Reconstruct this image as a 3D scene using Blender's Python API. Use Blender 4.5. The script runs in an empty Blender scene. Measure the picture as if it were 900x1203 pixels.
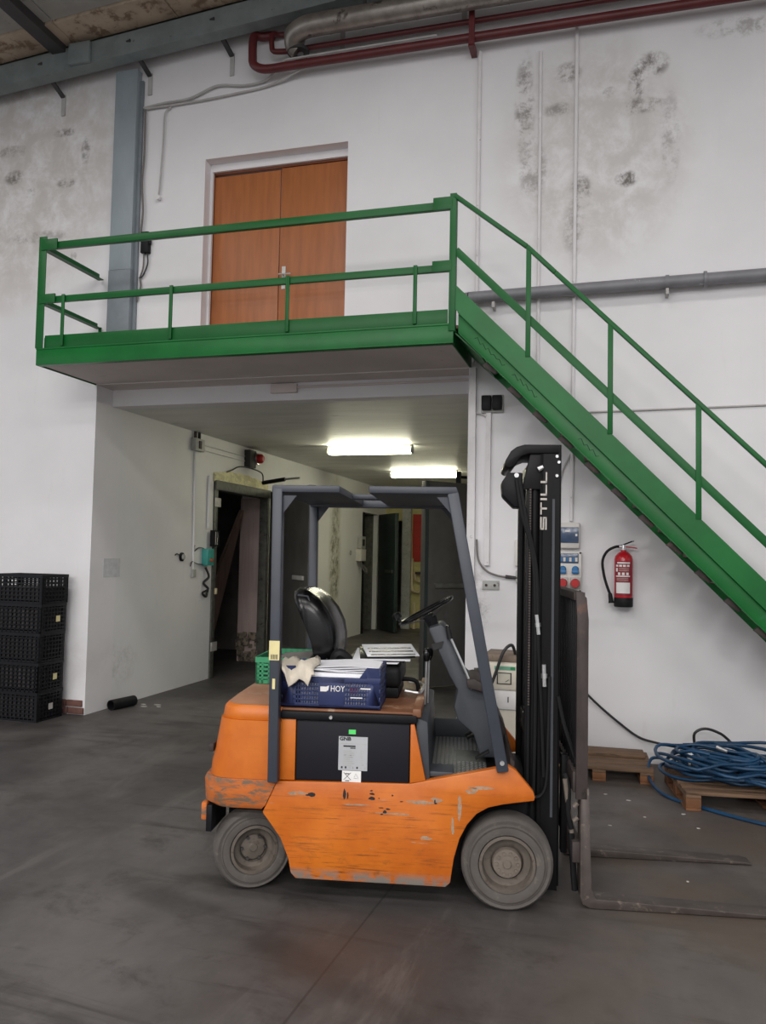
import bpy, bmesh, math, random
from mathutils import Vector, Matrix
random.seed(7)
S = bpy.context.scene
C = S.collection
R = math.radians

# ------------------------------------------------------------------ camera, world, lights, exposure
cam = bpy.data.cameras.new('camera'); co = bpy.data.objects.new('camera', cam); C.objects.link(co)
cam.sensor_fit = 'HORIZONTAL'; cam.sensor_width = 36.0; cam.lens = 38.0; cam.clip_end = 200
yaw, pitch, roll = R(16.0), R(3.0), R(1.12)
fw = Vector((-math.sin(yaw)*math.cos(pitch), math.cos(yaw)*math.cos(pitch), math.sin(pitch)))
rt = Vector((math.cos(yaw), math.sin(yaw), 0)); up = rt.cross(fw)
r2 = math.cos(roll)*rt + math.sin(roll)*up; u2 = -math.sin(roll)*rt + math.cos(roll)*up
co.matrix_world = Matrix(((r2.x, u2.x, -fw.x, 0.0), (r2.y, u2.y, -fw.y, -7.21), (r2.z, u2.z, -fw.z, 1.7), (0, 0, 0, 1)))
S.camera = co

w = bpy.data.worlds.new('world'); S.world = w; w.use_nodes = True
w.node_tree.nodes['Background'].inputs[0].default_value = (0.93, 0.96, 1.0, 1)
w.node_tree.nodes['Background'].inputs[1].default_value = 0.80
S.view_settings.view_transform = 'Standard'; S.view_settings.look = 'None'
S.view_settings.exposure = 0.0; S.view_settings.gamma = 1.0; S.view_settings.use_curve_mapping = False

def area(loc, sx, sy, power, col=(1, .975, .96), rot=(0, 0, 0)):
    l = bpy.data.lights.new('hall_ceiling_lamp_offscreen', 'AREA'); l.shape = 'RECTANGLE'; l.size = sx; l.size_y = sy
    l.energy = power; l.color = col
    o = bpy.data.objects.new('hall_ceiling_lamp_offscreen', l); o.location = loc; o.rotation_euler = rot; C.objects.link(o)
# rows of ceiling strip lights down the hall
for yy, pw in ((-3.6, 60), (-9.0, 190), (-15.0, 420), (-21.0, 1150)):
    for xx in (-6.5, -1.5, 3.5):
        area((xx, yy, 6.62 + .075*(xx+6.5)), 3.0, .35, pw)

# ------------------------------------------------------------------ materials
def s2l(c): return tuple((v/255/12.92 if v/255 <= .04045 else ((v/255+.055)/1.055)**2.4) for v in c)
MATS = {}
class NT:
    def __init__(s, m): s.t = m.node_tree; s.n = s.t.nodes; s.l = s.t.links
    def new(s, k, **kw):
        n = s.n.new(k)
        for a, b in kw.items(): setattr(n, a, b)
        return n
    def link(s, a, b): s.l.new(a, b)
    def math(s, op, a, b=None, clamp=False):
        n = s.new('ShaderNodeMath', operation=op, use_clamp=clamp)
        for i, v in enumerate((a, b)):
            if v is None: continue
            if isinstance(v, (int, float)): n.inputs[i].default_value = v
            else: s.link(v, n.inputs[i])
        return n.outputs[0]
    def noise(s, vec, scale, detail=4, rough=.6, dist=0):
        n = s.new('ShaderNodeTexNoise'); n.inputs['Scale'].default_value = scale; n.inputs['Detail'].default_value = detail
        n.inputs['Roughness'].default_value = rough; n.inputs['Distortion'].default_value = dist
        if vec is not None: s.link(vec, n.inputs['Vector'])
        return n.outputs[0]
    def ramp(s, v, a, b, lo=0.0, hi=1.0):
        n = s.new('ShaderNodeMapRange', interpolation_type='SMOOTHSTEP')
        s.link(v, n.inputs[0]); n.inputs[1].default_value = a; n.inputs[2].default_value = b
        n.inputs[3].default_value = lo; n.inputs[4].default_value = hi
        return n.outputs[0]
    def mix(s, f, a, b):
        n = s.new('ShaderNodeMix', data_type='RGBA')
        if isinstance(f, (int, float)): n.inputs[0].default_value = f
        else: s.link(f, n.inputs[0])
        for i, v in ((6, a), (7, b)):
            if isinstance(v, tuple): n.inputs[i].default_value = (*v[:3], 1)
            else: s.link(v, n.inputs[i])
        return n.outputs[2]
    def coord(s, scale=(1, 1, 1), kind='Object'):
        t = s.new('ShaderNodeTexCoord'); m = s.new('ShaderNodeMapping'); m.inputs[3].default_value = scale
        s.link(t.outputs[kind], m.inputs[0]); return m.outputs[0]
def base(name):
    m = bpy.data.materials.new(name); m.use_nodes = True; nt = NT(m); b = nt.n['Principled BSDF']
    MATS[name] = m
    return m, nt, b
def mat(name, col, rough=.6, metal=0.0, var=.12, scale=6.0, dirt=None, dirt_amt=.3, dirt_scale=9.0, stretch=(1, 1, 1), bump=0.0, emit=0.0, spec=.5):
    m, nt, b = base(name); c = s2l(col)
    v = nt.coord(stretch)
    n = nt.noise(v, scale)
    lo = tuple(x*(1-var) for x in c); hi = tuple(min(1, x*(1+var)) for x in c)
    colr = nt.mix(nt.ramp(n, .3, .7), lo, hi)
    if dirt:
        d = nt.noise(v, dirt_scale, 6, .7, .4)
        colr = nt.mix(nt.ramp(d, .72-dirt_amt*.5, .8-dirt_amt*.4), colr, s2l(dirt))
    nt.link(colr, b.inputs['Base Color'])
    b.inputs['Roughness'].default_value = rough; b.inputs['Metallic'].default_value = metal
    b.inputs['Specular IOR Level'].default_value = spec
    if bump:
        bp = nt.new('ShaderNodeBump'); bp.inputs['Strength'].default_value = bump; bp.inputs['Distance'].default_value = .01
        nt.link(nt.noise(v, scale*6, 5, .65), bp.inputs['Height']); nt.link(bp.outputs[0], b.inputs['Normal'])
    if emit:
        b.inputs['Emission Color'].default_value = (*c, 1); b.inputs['Emission Strength'].default_value = emit
    return m
# plaster walls: white paint with grime blotches that have their own outlines (object x, z in metres)
def plaster(name, col, blobs=(), axis='XZ', grime=(150, 145, 138), broad=()):
    m, nt, b = base(name)
    v = nt.coord(); sep = nt.new('ShaderNodeSeparateXYZ'); nt.link(v, sep.inputs[0])
    h = sep.outputs[0] if axis[0] == 'X' else sep.outputs[1]; z = sep.outputs[2]
    c = s2l(col)
    colr = nt.mix(nt.ramp(nt.noise(v, .7, 5, .6), .3, .75), tuple(x*.93 for x in c), tuple(min(1, x*1.03) for x in c))
    def el(cx, cz, rx, rz):
        dx = nt.math('DIVIDE', nt.math('SUBTRACT', h, cx), rx); dz = nt.math('DIVIDE', nt.math('SUBTRACT', z, cz), rz)
        d = nt.math('ADD', nt.math('MULTIPLY', dx, dx), nt.math('MULTIPLY', dz, dz))
        return nt.ramp(d, .15, 1.0, 1.0, 0.0)
    for cx, cz, rx, rz, amt, bc in broad:
        f = nt.math('MULTIPLY', nt.math('MULTIPLY', el(cx, cz, rx, rz), nt.ramp(nt.noise(v, 3.2, 7, .72, .3), .3, .62)), amt)
        colr = nt.mix(f, colr, s2l(bc))
    for cx, cz, rx, rz, amt, ns in blobs:
        f = nt.math('MULTIPLY', nt.math('MULTIPLY', el(cx, cz, rx, rz), nt.ramp(nt.noise(v, ns, 9, .78, .15), .44, .62)), amt)
        colr = nt.mix(f, colr, s2l(grime))
    sm = nt.ramp(nt.noise(nt.coord((2.2, 2.2, .35)), 3.0, 6, .7), .6, .85, 0, .28)
    colr = nt.mix(sm, colr, s2l((168, 163, 158)))
    nt.link(colr, b.inputs['Base Color']); b.inputs['Roughness'].default_value = .7
    bp = nt.new('ShaderNodeBump'); bp.inputs['Strength'].default_value = .25; bp.inputs['Distance'].default_value = .012
    nt.link(nt.noise(v, 2.6, 8, .62), bp.inputs['Height']); nt.link(bp.outputs[0], b.inputs['Normal'])
    return m
M_WALL = plaster('wall_plaster', (228, 226, 228),
    blobs=[(-.80, 5.78, .11, .62, .75, 5), (-.72, 5.2, .16, .35, .55, 6), (.30, 6.02, .17, .14, .9, 4), (.17, 5.86, .09, .2, .95, 4), (.20, 5.66, .25, .09, .8, 5), (-.06, 5.82, .07, .06, .95, 3), (-.30, 4.95, .11, .20, .8, 6), (.09, 5.02, .12, .09, .95, 5),
           (-.42, 6.05, .14, .12, .8, 5), (-.50, 5.72, .16, .08, .6, 6), (.45, 5.35, .10, .5, .45, 5), (-.36, 4.62, .12, .3, .45, 6), (-6.35, 5.75, .16, .10, .85, 4), (-6.12, 5.55, .10, .07, .8, 5), (-5.68, 5.62, .14, .07, .85, 4), (-5.45, 5.95, .07, .18, .7, 5), (-5.72, 6.18, .16, .06, .8, 5), (-6.4, 6.05, .25, .08, .6, 5), (-6.0, 5.05, .5, .08, .5, 5), (-5.55, 4.75, .05, .25, .5, 6), (-1.15, 1.3, .12, .35, .4, 7), (1.0, 6.25, .4, .12, .5, 5)],
    grime=(104, 98, 92), broad=[(-6.3, 5.9, 1.7, 1.8, .65, (180, 173, 164)), (-.2, 5.3, 1.0, 1.25, .6, (182, 177, 170)), (-5.5, .5, .4, .5, .4, (190, 186, 184)), (-6.6, 4.6, .9, .5, .4, (196, 190, 184))])
M_PASS = plaster('passage_plaster', (226, 225, 225), blobs=[(.5, .45, .5, .3, .3, 6)], axis='YZ', grime=(150, 146, 138))
M_PASS_Y = plaster('passage_plaster_far', (226, 225, 225), blobs=[(7.6, 1.6, .32, 1.5, .9, 5)], axis='YZ', grime=(98, 92, 74), broad=[(7.6, 1.6, .42, 2.2, .7, (158, 154, 130))])
M_CEILP = mat('passage_ceiling_paint', (214, 214, 208), .5, var=.08, scale=1.6, stretch=(.6, 2.4, 1), dirt=(186, 185, 177), dirt_amt=.25, dirt_scale=2.5, bump=.3)
M_SLAB = mat('landing_soffit', (206, 196, 192), .8, var=.06, scale=1.5, dirt=(170, 160, 156), dirt_amt=.12, dirt_scale=8)

def floor_mat():
    m, nt, b = base('worn_concrete'); v = nt.coord()
    c1 = s2l((60, 57, 56)); c2 = s2l((94, 90, 88))
    colr = nt.mix(nt.ramp(nt.noise(v, .55, 7, .65, .3), .32, .7), c1, c2)
    colr = nt.mix(nt.ramp(nt.noise(v, 2.3, 9, .75, .5), .5, .68, 0, .75), colr, s2l((54, 50, 48)))
    st = nt.noise(nt.coord((.35, 2.6, 1)), 1.7, 6, .7, .6)
    colr = nt.mix(nt.ramp(st, .52, .7, 0, .75), colr, s2l((50, 47, 46)))
    st2 = nt.noise(nt.coord((2.4, .4, 1)), 1.3, 6, .7, .5)
    colr = nt.mix(nt.ramp(st2, .54, .74, 0, .6), colr, s2l((100, 95, 92)))
    colr = nt.mix(nt.ramp(nt.noise(v, 24, 4, .7), .66, .74, 0, .35), colr, s2l((112, 107, 102)))
    # brown rust wash around the pallets
    sep = nt.new('ShaderNodeSeparateXYZ'); nt.link(v, sep.inputs[0])
    rr = nt.math('MULTIPLY', nt.ramp(sep.outputs[0], -.6, .3), nt.ramp(nt.noise(v, 1.4, 5, .6), .38, .62, .2, .85))
    colr = nt.mix(rr, colr, s2l((84, 72, 62)))
    # saw-cut joint running diagonally
    jd = nt.math('ABSOLUTE', nt.math('ADD', nt.math('ADD', sep.outputs[0], nt.math('MULTIPLY', sep.outputs[1], -.04)), .965))
    colr = nt.mix(nt.ramp(jd, .003, .008, .6, 0), colr, s2l((40, 38, 37)))
    for cx_, cy_, rad, wd_ in ((-3.2, -7.5, 3.1, .09), (-3.2, -7.5, 4.05, .09), (2.4, -6.4, 2.9, .08)):
        dx = nt.math('SUBTRACT', sep.outputs[0], cx_); dy = nt.math('SUBTRACT', sep.outputs[1], cy_)
        dd = nt.math('ABSOLUTE', nt.math('SUBTRACT', nt.math('SQRT', nt.math('ADD', nt.math('MULTIPLY', dx, dx), nt.math('MULTIPLY', dy, dy))), rad))
        colr = nt.mix(nt.math('MULTIPLY', nt.ramp(dd, wd_*.4, wd_*1.6, .55, 0), nt.ramp(nt.noise(v, 1.6, 5, .6), .42, .62)), colr, s2l((44, 41, 40)))
    nt.link(colr, b.inputs['Base Color'])
    rg = nt.ramp(nt.noise(v, 1.1, 6, .6), .3, .7, .42, .68); nt.link(rg, b.inputs['Roughness'])
    bp = nt.new('ShaderNodeBump'); bp.inputs['Strength'].default_value = .18; bp.inputs['Distance'].default_value = .01
    nt.link(nt.noise(v, 9, 8, .7), bp.inputs['Height']); nt.link(bp.outputs[0], b.inputs['Normal'])
    return m
M_FLOOR = floor_mat()

def orange_mat():
    m, nt, b = base('orange_paint'); v = nt.coord()
    colr = nt.mix(nt.ramp(nt.noise(v, 3, 5), .3, .7), s2l((184, 90, 14)), s2l((206, 112, 26)))
    sc = nt.noise(nt.coord((1.6, 1, 26)), 2.2, 8, .75, .3)
    sep = nt.new('ShaderNodeSeparateXYZ'); nt.link(v, sep.inputs[0])
    low = nt.ramp(sep.outputs[2], .62, .40, .0, 1.0)
    th = nt.math('MULTIPLY', nt.ramp(sc, .50, .70), nt.math('ADD', nt.math('MULTIPLY', low, .85), .08))
    colr = nt.mix(th, colr, s2l((98, 54, 26)))
    bl = nt.math('MULTIPLY', nt.ramp(nt.noise(nt.coord((3, 1, 4)), 3.0, 8, .75, .3), .54, .70), nt.ramp(sep.outputs[2], .50, .20, 0, .6))
    colr = nt.mix(bl, colr, s2l((110, 66, 34)))
    gsc = nt.noise(nt.coord((2.2, 1, 12)), 2.6, 5, .6, .2)
    colr = nt.mix(nt.math('MULTIPLY', nt.ramp(gsc, .66, .72), nt.math('MULTIPLY', low, .8)), colr, s2l((164, 146, 130)))
    bare = nt.math('MULTIPLY', nt.ramp(sep.outputs[2], .17, .12), nt.ramp(nt.noise(v, 12, 5), .35, .55))
    colr = nt.mix(bare, colr, s2l((128, 120, 112)))
    nt.link(colr, b.inputs['Base Color']); b.inputs['Roughness'].default_value = .45
    return m
M_OR = orange_mat()
M_SCUFF = mat('scuffed_orange', (182, 96, 36), .7, var=.2, scale=5, dirt=(112, 92, 74), dirt_amt=.52, dirt_scale=11, stretch=(1, 1, 3))
M_ORTOP = mat('dusty_orange_top', (150, 108, 82), .75, var=.12, scale=6, dirt=(150, 118, 96), dirt_amt=.4)
M_BROWN = mat('rusty_hood_plate', (118, 76, 50), .5, var=.22, scale=5, dirt=(170, 142, 118), dirt_amt=.3, dirt_scale=5)
M_NAVY = mat('guard_steel_blue', (54, 58, 68), .45, var=.08, scale=8, dirt=(96, 98, 104), dirt_amt=.08, dirt_scale=30)
M_BLACK = mat('black_paint', (22, 22, 25), .5, var=.15, scale=8, spec=.18)
M_BATT = mat('battery_black', (24, 23, 30), .6, var=.08, scale=3, spec=.25)
M_MAST = mat('mast_black', (24, 23, 24), .45, 0.0, var=.2, scale=10, stretch=(1, 1, .3), dirt=(44, 42, 41), dirt_amt=.12, dirt_scale=22, spec=.16)
M_RUST = mat('rusty_dark_steel', (62, 54, 52), .65, .2, var=.25, scale=9, dirt=(92, 70, 60), dirt_amt=.3, dirt_scale=14, stretch=(1, 1, .5), bump=.2)
M_FORK = mat('fork_steel', (78, 70, 66), .5, .3, var=.2, scale=9, dirt=(122, 110, 100), dirt_amt=.3, dirt_scale=16)
M_TYRE = mat('dusty_tyre', (84, 79, 75), .85, var=.12, scale=9, dirt=(102, 95, 88), dirt_amt=.3, dirt_scale=12, bump=.15)
M_RIM = mat('dusty_rim', (96, 88, 80), .7, .1, var=.15, scale=14, dirt=(78, 68, 60), dirt_amt=.35, dirt_scale=20)
M_HUB = mat('dusty_hub', (112, 102, 93), .7, .1, var=.12, scale=20)
M_GREY = mat('console_grey', (58, 62, 68), .55, var=.08, scale=10, dirt=(100, 96, 92), dirt_amt=.12, dirt_scale=20)
M_VINYL = mat('black_vinyl', (12, 12, 13), .24, var=.1, scale=6, spec=.4)
M_RUBBER = mat('black_rubber', (22, 22, 23), .6, var=.1, spec=.25)
M_TREAD = mat('tread_plate', (96, 100, 100), .4, .6, var=.2, scale=12)
M_CHROME = mat('worn_chrome', (205, 205, 205), .3, .8, var=.08, scale=20)
M_GREEN = mat('green_gloss_paint', (10, 88, 36), .42, var=.1, scale=3, dirt=(20, 98, 50), dirt_amt=.12, dirt_scale=6, spec=.3)
M_GREEN2 = mat('green_stringer_paint', (10, 98, 40), .38, var=.14, scale=2.5, dirt=(36, 108, 64), dirt_amt=.12, dirt_scale=1.6, spec=.3)
M_WOODD = mat('varnished_door', (164, 98, 54), .45, var=.12, scale=3, stretch=(5, 5, .5), dirt=(142, 82, 44), dirt_amt=.2, dirt_scale=2)
M_WOODE = mat('door_edge_dark', (112, 58, 30), .6)
M_COL = mat('column_blue_grey', (142, 152, 158), .5, var=.08, scale=4, stretch=(1, 1, .4))
M_COLD = mat('column_grey_dark', (124, 132, 138), .55, var=.1, scale=5)
M_BEAM = mat('rafter_grey', (122, 130, 130), .5, .1, var=.12, scale=5, dirt=(92, 94, 92), dirt_amt=.2)
M_DARKST = mat('dark_bracket', (54, 52, 52), .6)
M_ROOF1 = mat('roof_sheet_grey', (150, 148, 142), .8, var=.1, scale=3, dirt=(118, 110, 100), dirt_amt=.2)
M_ROOF2 = mat('roof_board_brown', (176, 158, 138), .8, var=.14, scale=3, dirt=(122, 102, 84), dirt_amt=.45, dirt_scale=5)
M_RED = mat('oxide_red_pipe', (92, 34, 36), .4, var=.12, scale=6, dirt=(150, 118, 116), dirt_amt=.06, dirt_scale=18)
M_DUCT = mat('aluminium_lagging', (150, 144, 138), .38, .7, var=.2, scale=7, dirt=(92, 84, 78), dirt_amt=.3, dirt_scale=6)
M_PIPEG = mat('grey_pipe_paint', (122, 122, 126), .45, var=.1, scale=5, dirt=(190, 188, 188), dirt_amt=.16, dirt_scale=8)
M_COND = mat('white_conduit', (218, 215, 216), .6, var=.06, scale=5, dirt=(150, 142, 136), dirt_amt=.18, dirt_scale=12)
M_CONDG = mat('painted_cable', (176, 174, 172), .6, var=.1)
M_CABLE = mat('black_cable', (40, 40, 42), .5)
M_CABLEG = mat('grey_cable', (112, 108, 106), .6)
M_BOXG = mat('box_grey', (170, 170, 166), .6, dirt=(110, 104, 98), dirt_amt=.3, dirt_scale=20)
M_PLASTIC = mat('panel_plastic', (208, 204, 198), .5, var=.05)
M_SMOKE = mat('smoked_window', (66, 84, 112), .2, var=.1, scale=20)
M_BLUESOCK = mat('blue_socket', (40, 106, 158), .4)
M_REDSOCK = mat('red_socket', (186, 34, 36), .4)
M_EXT = mat('extinguisher_red', (178, 22, 34), .28, var=.05)
M_EXTLAB = mat('label_deep_red', (138, 20, 38), .4, var=.05)
M_WHITE = mat('white_print', (232, 230, 228), .6, var=.04)
M_INK = mat('black_ink', (28, 28, 30), .6)
M_LABELG = mat('silver_label', (176, 178, 182), .5, .1, var=.05)
M_LABELGREEN = mat('green_sticker', (88, 214, 110), .5)
M_LABELY = mat('yellow_label', (216, 204, 150), .6)
M_CREAM = mat('charger_cream', (224, 216, 200), .5, var=.05, scale=4, dirt=(190, 178, 160), dirt_amt=.15)
M_TOPBR = mat('charger_top_dirty', (128, 112, 98), .7, var=.2, scale=8, dirt=(84, 70, 60), dirt_amt=.3)
M_GLASSM = mat('meter_face', (206, 202, 186), .25, var=.05)
M_WOOD1 = mat('pallet_wood', (108, 84, 64), .8, var=.22, scale=4, stretch=(.6, 6, 6), dirt=(78, 60, 46), dirt_amt=.3, dirt_scale=5)
M_WOOD2 = mat('pallet_block', (118, 78, 50), .8, var=.2, scale=9)
M_HOSE = mat('blue_hose', (18, 60, 92), .45, var=.25, scale=5)
M_CRBLK = mat('black_crate_plastic', (18, 19, 23), .5, var=.15, spec=.3)
M_CRBLU = mat('blue_crate_plastic', (34, 46, 88), .5, var=.1, scale=12)
M_CRGRN = mat('green_crate_plastic', (48, 138, 94), .5, var=.1)
M_PAPER = mat('paper', (232, 232, 236), .7, var=.03)
M_CLOTH = mat('cream_cloth', (206, 196, 180), .9, var=.1, scale=14, bump=.4)
M_LEAF = mat('cold_door_dark', (78, 76, 72), .55, .1, var=.18, scale=3, dirt=(86, 86, 84), dirt_amt=.2, dirt_scale=4, stretch=(1, 1, .6))
M_LEAFG = mat('cold_door_green', (44, 56, 54), .55, var=.12)
M_FRAMED = mat('door_frame_dirty', (92, 92, 86), .6, .2, var=.2, scale=9, dirt=(60, 58, 52), dirt_amt=.35, dirt_scale=14)
M_STEELP = mat('galvanised_hinge', (188, 186, 180), .45, .3, var=.12, scale=14)
M_PINK = mat('pinkish_panel', (178, 158, 152), .75, var=.08, scale=3, stretch=(6, 6, .5), dirt=(140, 122, 114), dirt_amt=.16)
M_RUBBLE = mat('broken_plaster', (130, 120, 104), .95, var=.3, scale=14, dirt=(70, 62, 54), dirt_amt=.5, dirt_scale=16, bump=.6)
M_FOAM = mat('expanding_foam', (214, 208, 168), .8, var=.18, scale=14, dirt=(150, 140, 104), dirt_amt=.3, dirt_scale=20, bump=.8)
M_VOID = mat('cold_room_lining', (120, 114, 110), .9)
M_BOARD = mat('leaning_board', (104, 84, 74), .8, var=.12, scale=4, stretch=(5, 5, .4))
M_TEAL = mat('teal_box', (60, 150, 142), .5)
M_ORKNOB = mat('orange_knob', (176, 88, 50), .5)
M_YWALL = mat('yellow_plaster', (196, 188, 130), .7, var=.1, dirt=(158, 148, 100), dirt_amt=.2)
M_REDW = mat('red_painted_strip', (172, 38, 26), .6, var=.12)
M_BEIGEP = mat('beige_pipe', (206, 190, 154), .5, var=.1)
M_BRICK = mat('red_brick', (104, 72, 64), .85, var=.2, scale=14, dirt=(160, 140, 128), dirt_amt=.25, dirt_scale=18)
M_LAMPW = mat('lamp_batten', (222, 222, 218), .5)
M_TUBE = mat('fluorescent_tube', (255, 252, 222), .5, var=0.0, emit=34.0)
M_SCRAP = mat('litter_scrap', (178, 174, 168), .8)
M_JERRY = mat('white_jerrycan', (222, 220, 214), .45, var=.04)

# ------------------------------------------------------------------ mesh helpers
class MB:
    def __init__(s): s.v = []; s.f = []
    def add(s, vs, fs):
        o = len(s.v); s.v += [tuple(v) for v in vs]; s.f += [tuple(i+o for i in f) for f in fs]; return s
    def box(s, x0, x1, y0, y1, z0, z1):
        return s.add([(x0, y0, z0), (x1, y0, z0), (x1, y1, z0), (x0, y1, z0), (x0, y0, z1), (x1, y0, z1), (x1, y1, z1), (x0, y1, z1)],
                     [(0, 3, 2, 1), (4, 5, 6, 7), (0, 1, 5, 4), (1, 2, 6, 5), (2, 3, 7, 6), (3, 0, 4, 7)])
    def bar(s, a, b, w, d, upv=(0, 0, 1)):
        # rectangular bar from a to b: w along side axis, d along the other axis
        a = Vector(a); b = Vector(b); t = (b-a).normalized(); u = Vector(upv)
        if abs(t.dot(u)) > .98: u = Vector((0, 1, 0))
        sd = t.cross(u).normalized(); u = sd.cross(t).normalized()
        vs = []
        for p in (a, b):
            for i, j in ((-1, -1), (1, -1), (1, 1), (-1, 1)): vs.append(p + sd*(i*w/2) + u*(j*d/2))
        return s.add(vs, [(0, 1, 2, 3), (7, 6, 5, 4), (0, 4, 5, 1), (1, 5, 6, 2), (2, 6, 7, 3), (3, 7, 4, 0)])
    def prism(s, poly, lo, hi, axis='y'):
        # poly in the two other axes; extruded along axis from lo to hi
        n = len(poly)
        def P(p, t): return {'y': (p[0], t, p[1]), 'x': (t, p[0], p[1]), 'z': (p[0], p[1], t)}[axis]
        vs = [P(p, lo) for p in poly] + [P(p, hi) for p in poly]
        fs = [tuple(range(n)), tuple(range(2*n-1, n-1, -1))] + [(i, i+n, (i+1) % n+n, (i+1) % n) for i in range(n)]
        return s.add(vs, fs)
    def tube(s, pts, r, n=8, closed=False, caps=True):
        pts = [Vector(p) for p in pts]; m = len(pts); vs = []; fs = []
        t0 = (pts[1]-pts[0]).normalized(); u = Vector((0, 0, 1)) if abs(t0.z) < .9 else Vector((1, 0, 0))
        u = (u - t0*u.dot(t0)).normalized()
        for i, p in enumerate(pts):
            if closed: t = (pts[(i+1) % m]-pts[i-1])
            else: t = pts[min(i+1, m-1)]-pts[max(i-1, 0)]
            if t.length < 1e-9: t = t0.copy()
            t.normalize(); u = u - t*u.dot(t)
            if u.length < 1e-6: u = t.orthogonal()
            u.normalize(); b = t.cross(u); rr = r[i] if isinstance(r, (list, tuple)) else r
            for k in range(n):
                a = 2*math.pi*k/n; vs.append(p + u*(rr*math.cos(a)) + b*(rr*math.sin(a)))
        seg = m if closed else m-1
        for i in range(seg):
            j = (i+1) % m
            for k in range(n): fs.append((i*n+k, i*n+(k+1) % n, j*n+(k+1) % n, j*n+k))
        if caps and not closed: fs += [tuple(range(n-1, -1, -1)), tuple((m-1)*n+k for k in range(n))]
        return s.add(vs, fs)
    def cyl(s, a, b, r, n=16): return s.tube([a, b], r, n)
    def lathe(s, prof, n=32, axis='y', c=(0, 0, 0)):
        # prof: (radius, offset along axis)
        vs = []; fs = []; m = len(prof)
        for k in range(n):
            a = 2*math.pi*k/n
            for r, o in prof:
                p, q = r*math.cos(a), r*math.sin(a)
                vs.append({'y': (c[0]+p, c[1]+o, c[2]+q), 'z': (c[0]+p, c[1]+q, c[2]+o), 'x': (c[0]+o, c[1]+p, c[2]+q)}[axis])
        for k in range(n):
            j = (k+1) % n
            for i in range(m-1): fs.append((k*m+i, k*m+i+1, j*m+i+1, j*m+i))
        return s.add(vs, fs)
    def loft(s, rings, cap=True):
        n = len(rings[0]); vs = [p for r in rings for p in r]; fs = []
        for i in range(len(rings)-1):
            for k in range(n): fs.append((i*n+k, i*n+(k+1) % n, (i+1)*n+(k+1) % n, (i+1)*n+k))
        if cap: fs += [tuple(range(n-1, -1, -1)), tuple((len(rings)-1)*n+k for k in range(n))]
        return s.add(vs, fs)
    def mesh(s, name, bevel=0.0, seg=2, ang=35):
        me = bpy.data.meshes.new(name); me.from_pydata(s.v, [], s.f); me.validate()
        bm = bmesh.new(); bm.from_mesh(me)
        bmesh.ops.remove_doubles(bm, verts=bm.verts, dist=1e-6)
        bmesh.ops.recalc_face_normals(bm, faces=bm.faces)
        if bevel:
            ed = [e for e in bm.edges if len(e.link_faces) == 2 and e.calc_face_angle(0) > R(30)]
            bmesh.ops.bevel(bm, geom=ed, offset=bevel, segments=seg, affect='EDGES', profile=.5, clamp_overlap=True)
        bm.to_mesh(me); bm.free()
        for p in me.polygons: p.use_smooth = True
        me.set_sharp_from_angle(angle=R(ang))
        return me
    def build(s, name, m, parent=None, bevel=0.0, seg=2, loc=(0, 0, 0), rot=(0, 0, 0), label=None, ang=35):
        o = bpy.data.objects.new(name, s.mesh(name, bevel, seg, ang)); C.objects.link(o)
        o.data.materials.append(m); o.location = loc; o.rotation_euler = rot
        if parent: o.parent = parent
        if label: o['label'] = label
        return o
def inst(src, name, parent, loc=(0, 0, 0), rot=(0, 0, 0), scale=(1, 1, 1)):
    o = bpy.data.objects.new(name, src.data); C.objects.link(o); o.location = loc; o.rotation_euler = rot; o.scale = scale
    o.parent = parent; return o
def tag(o, label, cat, group=None):
    o['label'] = label; o['category'] = cat
    if group: o['group'] = group
    return o
def thing(name, label, cat, loc=(0, 0, 0), rotz=0, group=None):
    o = bpy.data.objects.new(name, None); C.objects.link(o); o.location = loc; o.rotation_euler = (0, 0, rotz)
    o.empty_display_size = .1
    return tag(o, label, cat, group)
def struct(o, label, cat=None):
    o['kind'] = 'structure'; o['label'] = label
    if cat: o['category'] = cat
    return o
def smooth_path(pts, k=6):
    pts = [Vector(p) for p in pts]; out = []
    for i in range(len(pts)-1):
        p0 = pts[max(i-1, 0)]; p1 = pts[i]; p2 = pts[i+1]; p3 = pts[min(i+2, len(pts)-1)]
        for j in range(k):
            t = j/k
            out.append(.5*((2*p1)+(p2-p0)*t+(2*p0-5*p1+4*p2-p3)*t*t+(3*p1-p0-3*p2+p3)*t**3))
    out.append(pts[-1]); return out
def text(name, body, size, m, parent, loc, rot, ext=.0006, align='CENTER', sx=1.0, off=0.0):
    cu = bpy.data.curves.new('lettering', 'FONT'); cu.body = body; cu.size = size; cu.extrude = ext; cu.offset = off
    cu.align_x = align; cu.align_y = 'CENTER'; cu.resolution_u = 2
    t = bpy.data.objects.new('lettering', cu); C.objects.link(t)
    bpy.context.view_layer.update()
    me = bpy.data.meshes.new_from_object(t.evaluated_get(bpy.context.evaluated_depsgraph_get()))
    bpy.data.objects.remove(t); bpy.data.curves.remove(cu)
    o = bpy.data.objects.new(name, me); C.objects.link(o); me.materials.clear(); me.materials.append(m)
    o.location = loc; o.rotation_euler = rot; o.scale = (sx, 1, 1); o.parent = parent
    return o
def rrect(x0, x1, y0, y1, r, z, n=5, corners=(1, 1, 1, 1)):
    out = []
    for (cx, cy, a0, sx, sy), on in zip(((x1-r, y1-r, 0, 1, 1), (x0+r, y1-r, 90, -1, 1), (x0+r, y0+r, 180, -1, -1), (x1-r, y0+r, 270, 1, -1)), corners):
        for i in range(n+1):
            a = R(a0+90*i/n)
            if on: out.append((cx+r*math.cos(a), cy+r*math.sin(a), z))
            else:
                out.append((cx+sx*r, cy+sy*r, z))
    return out

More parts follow.
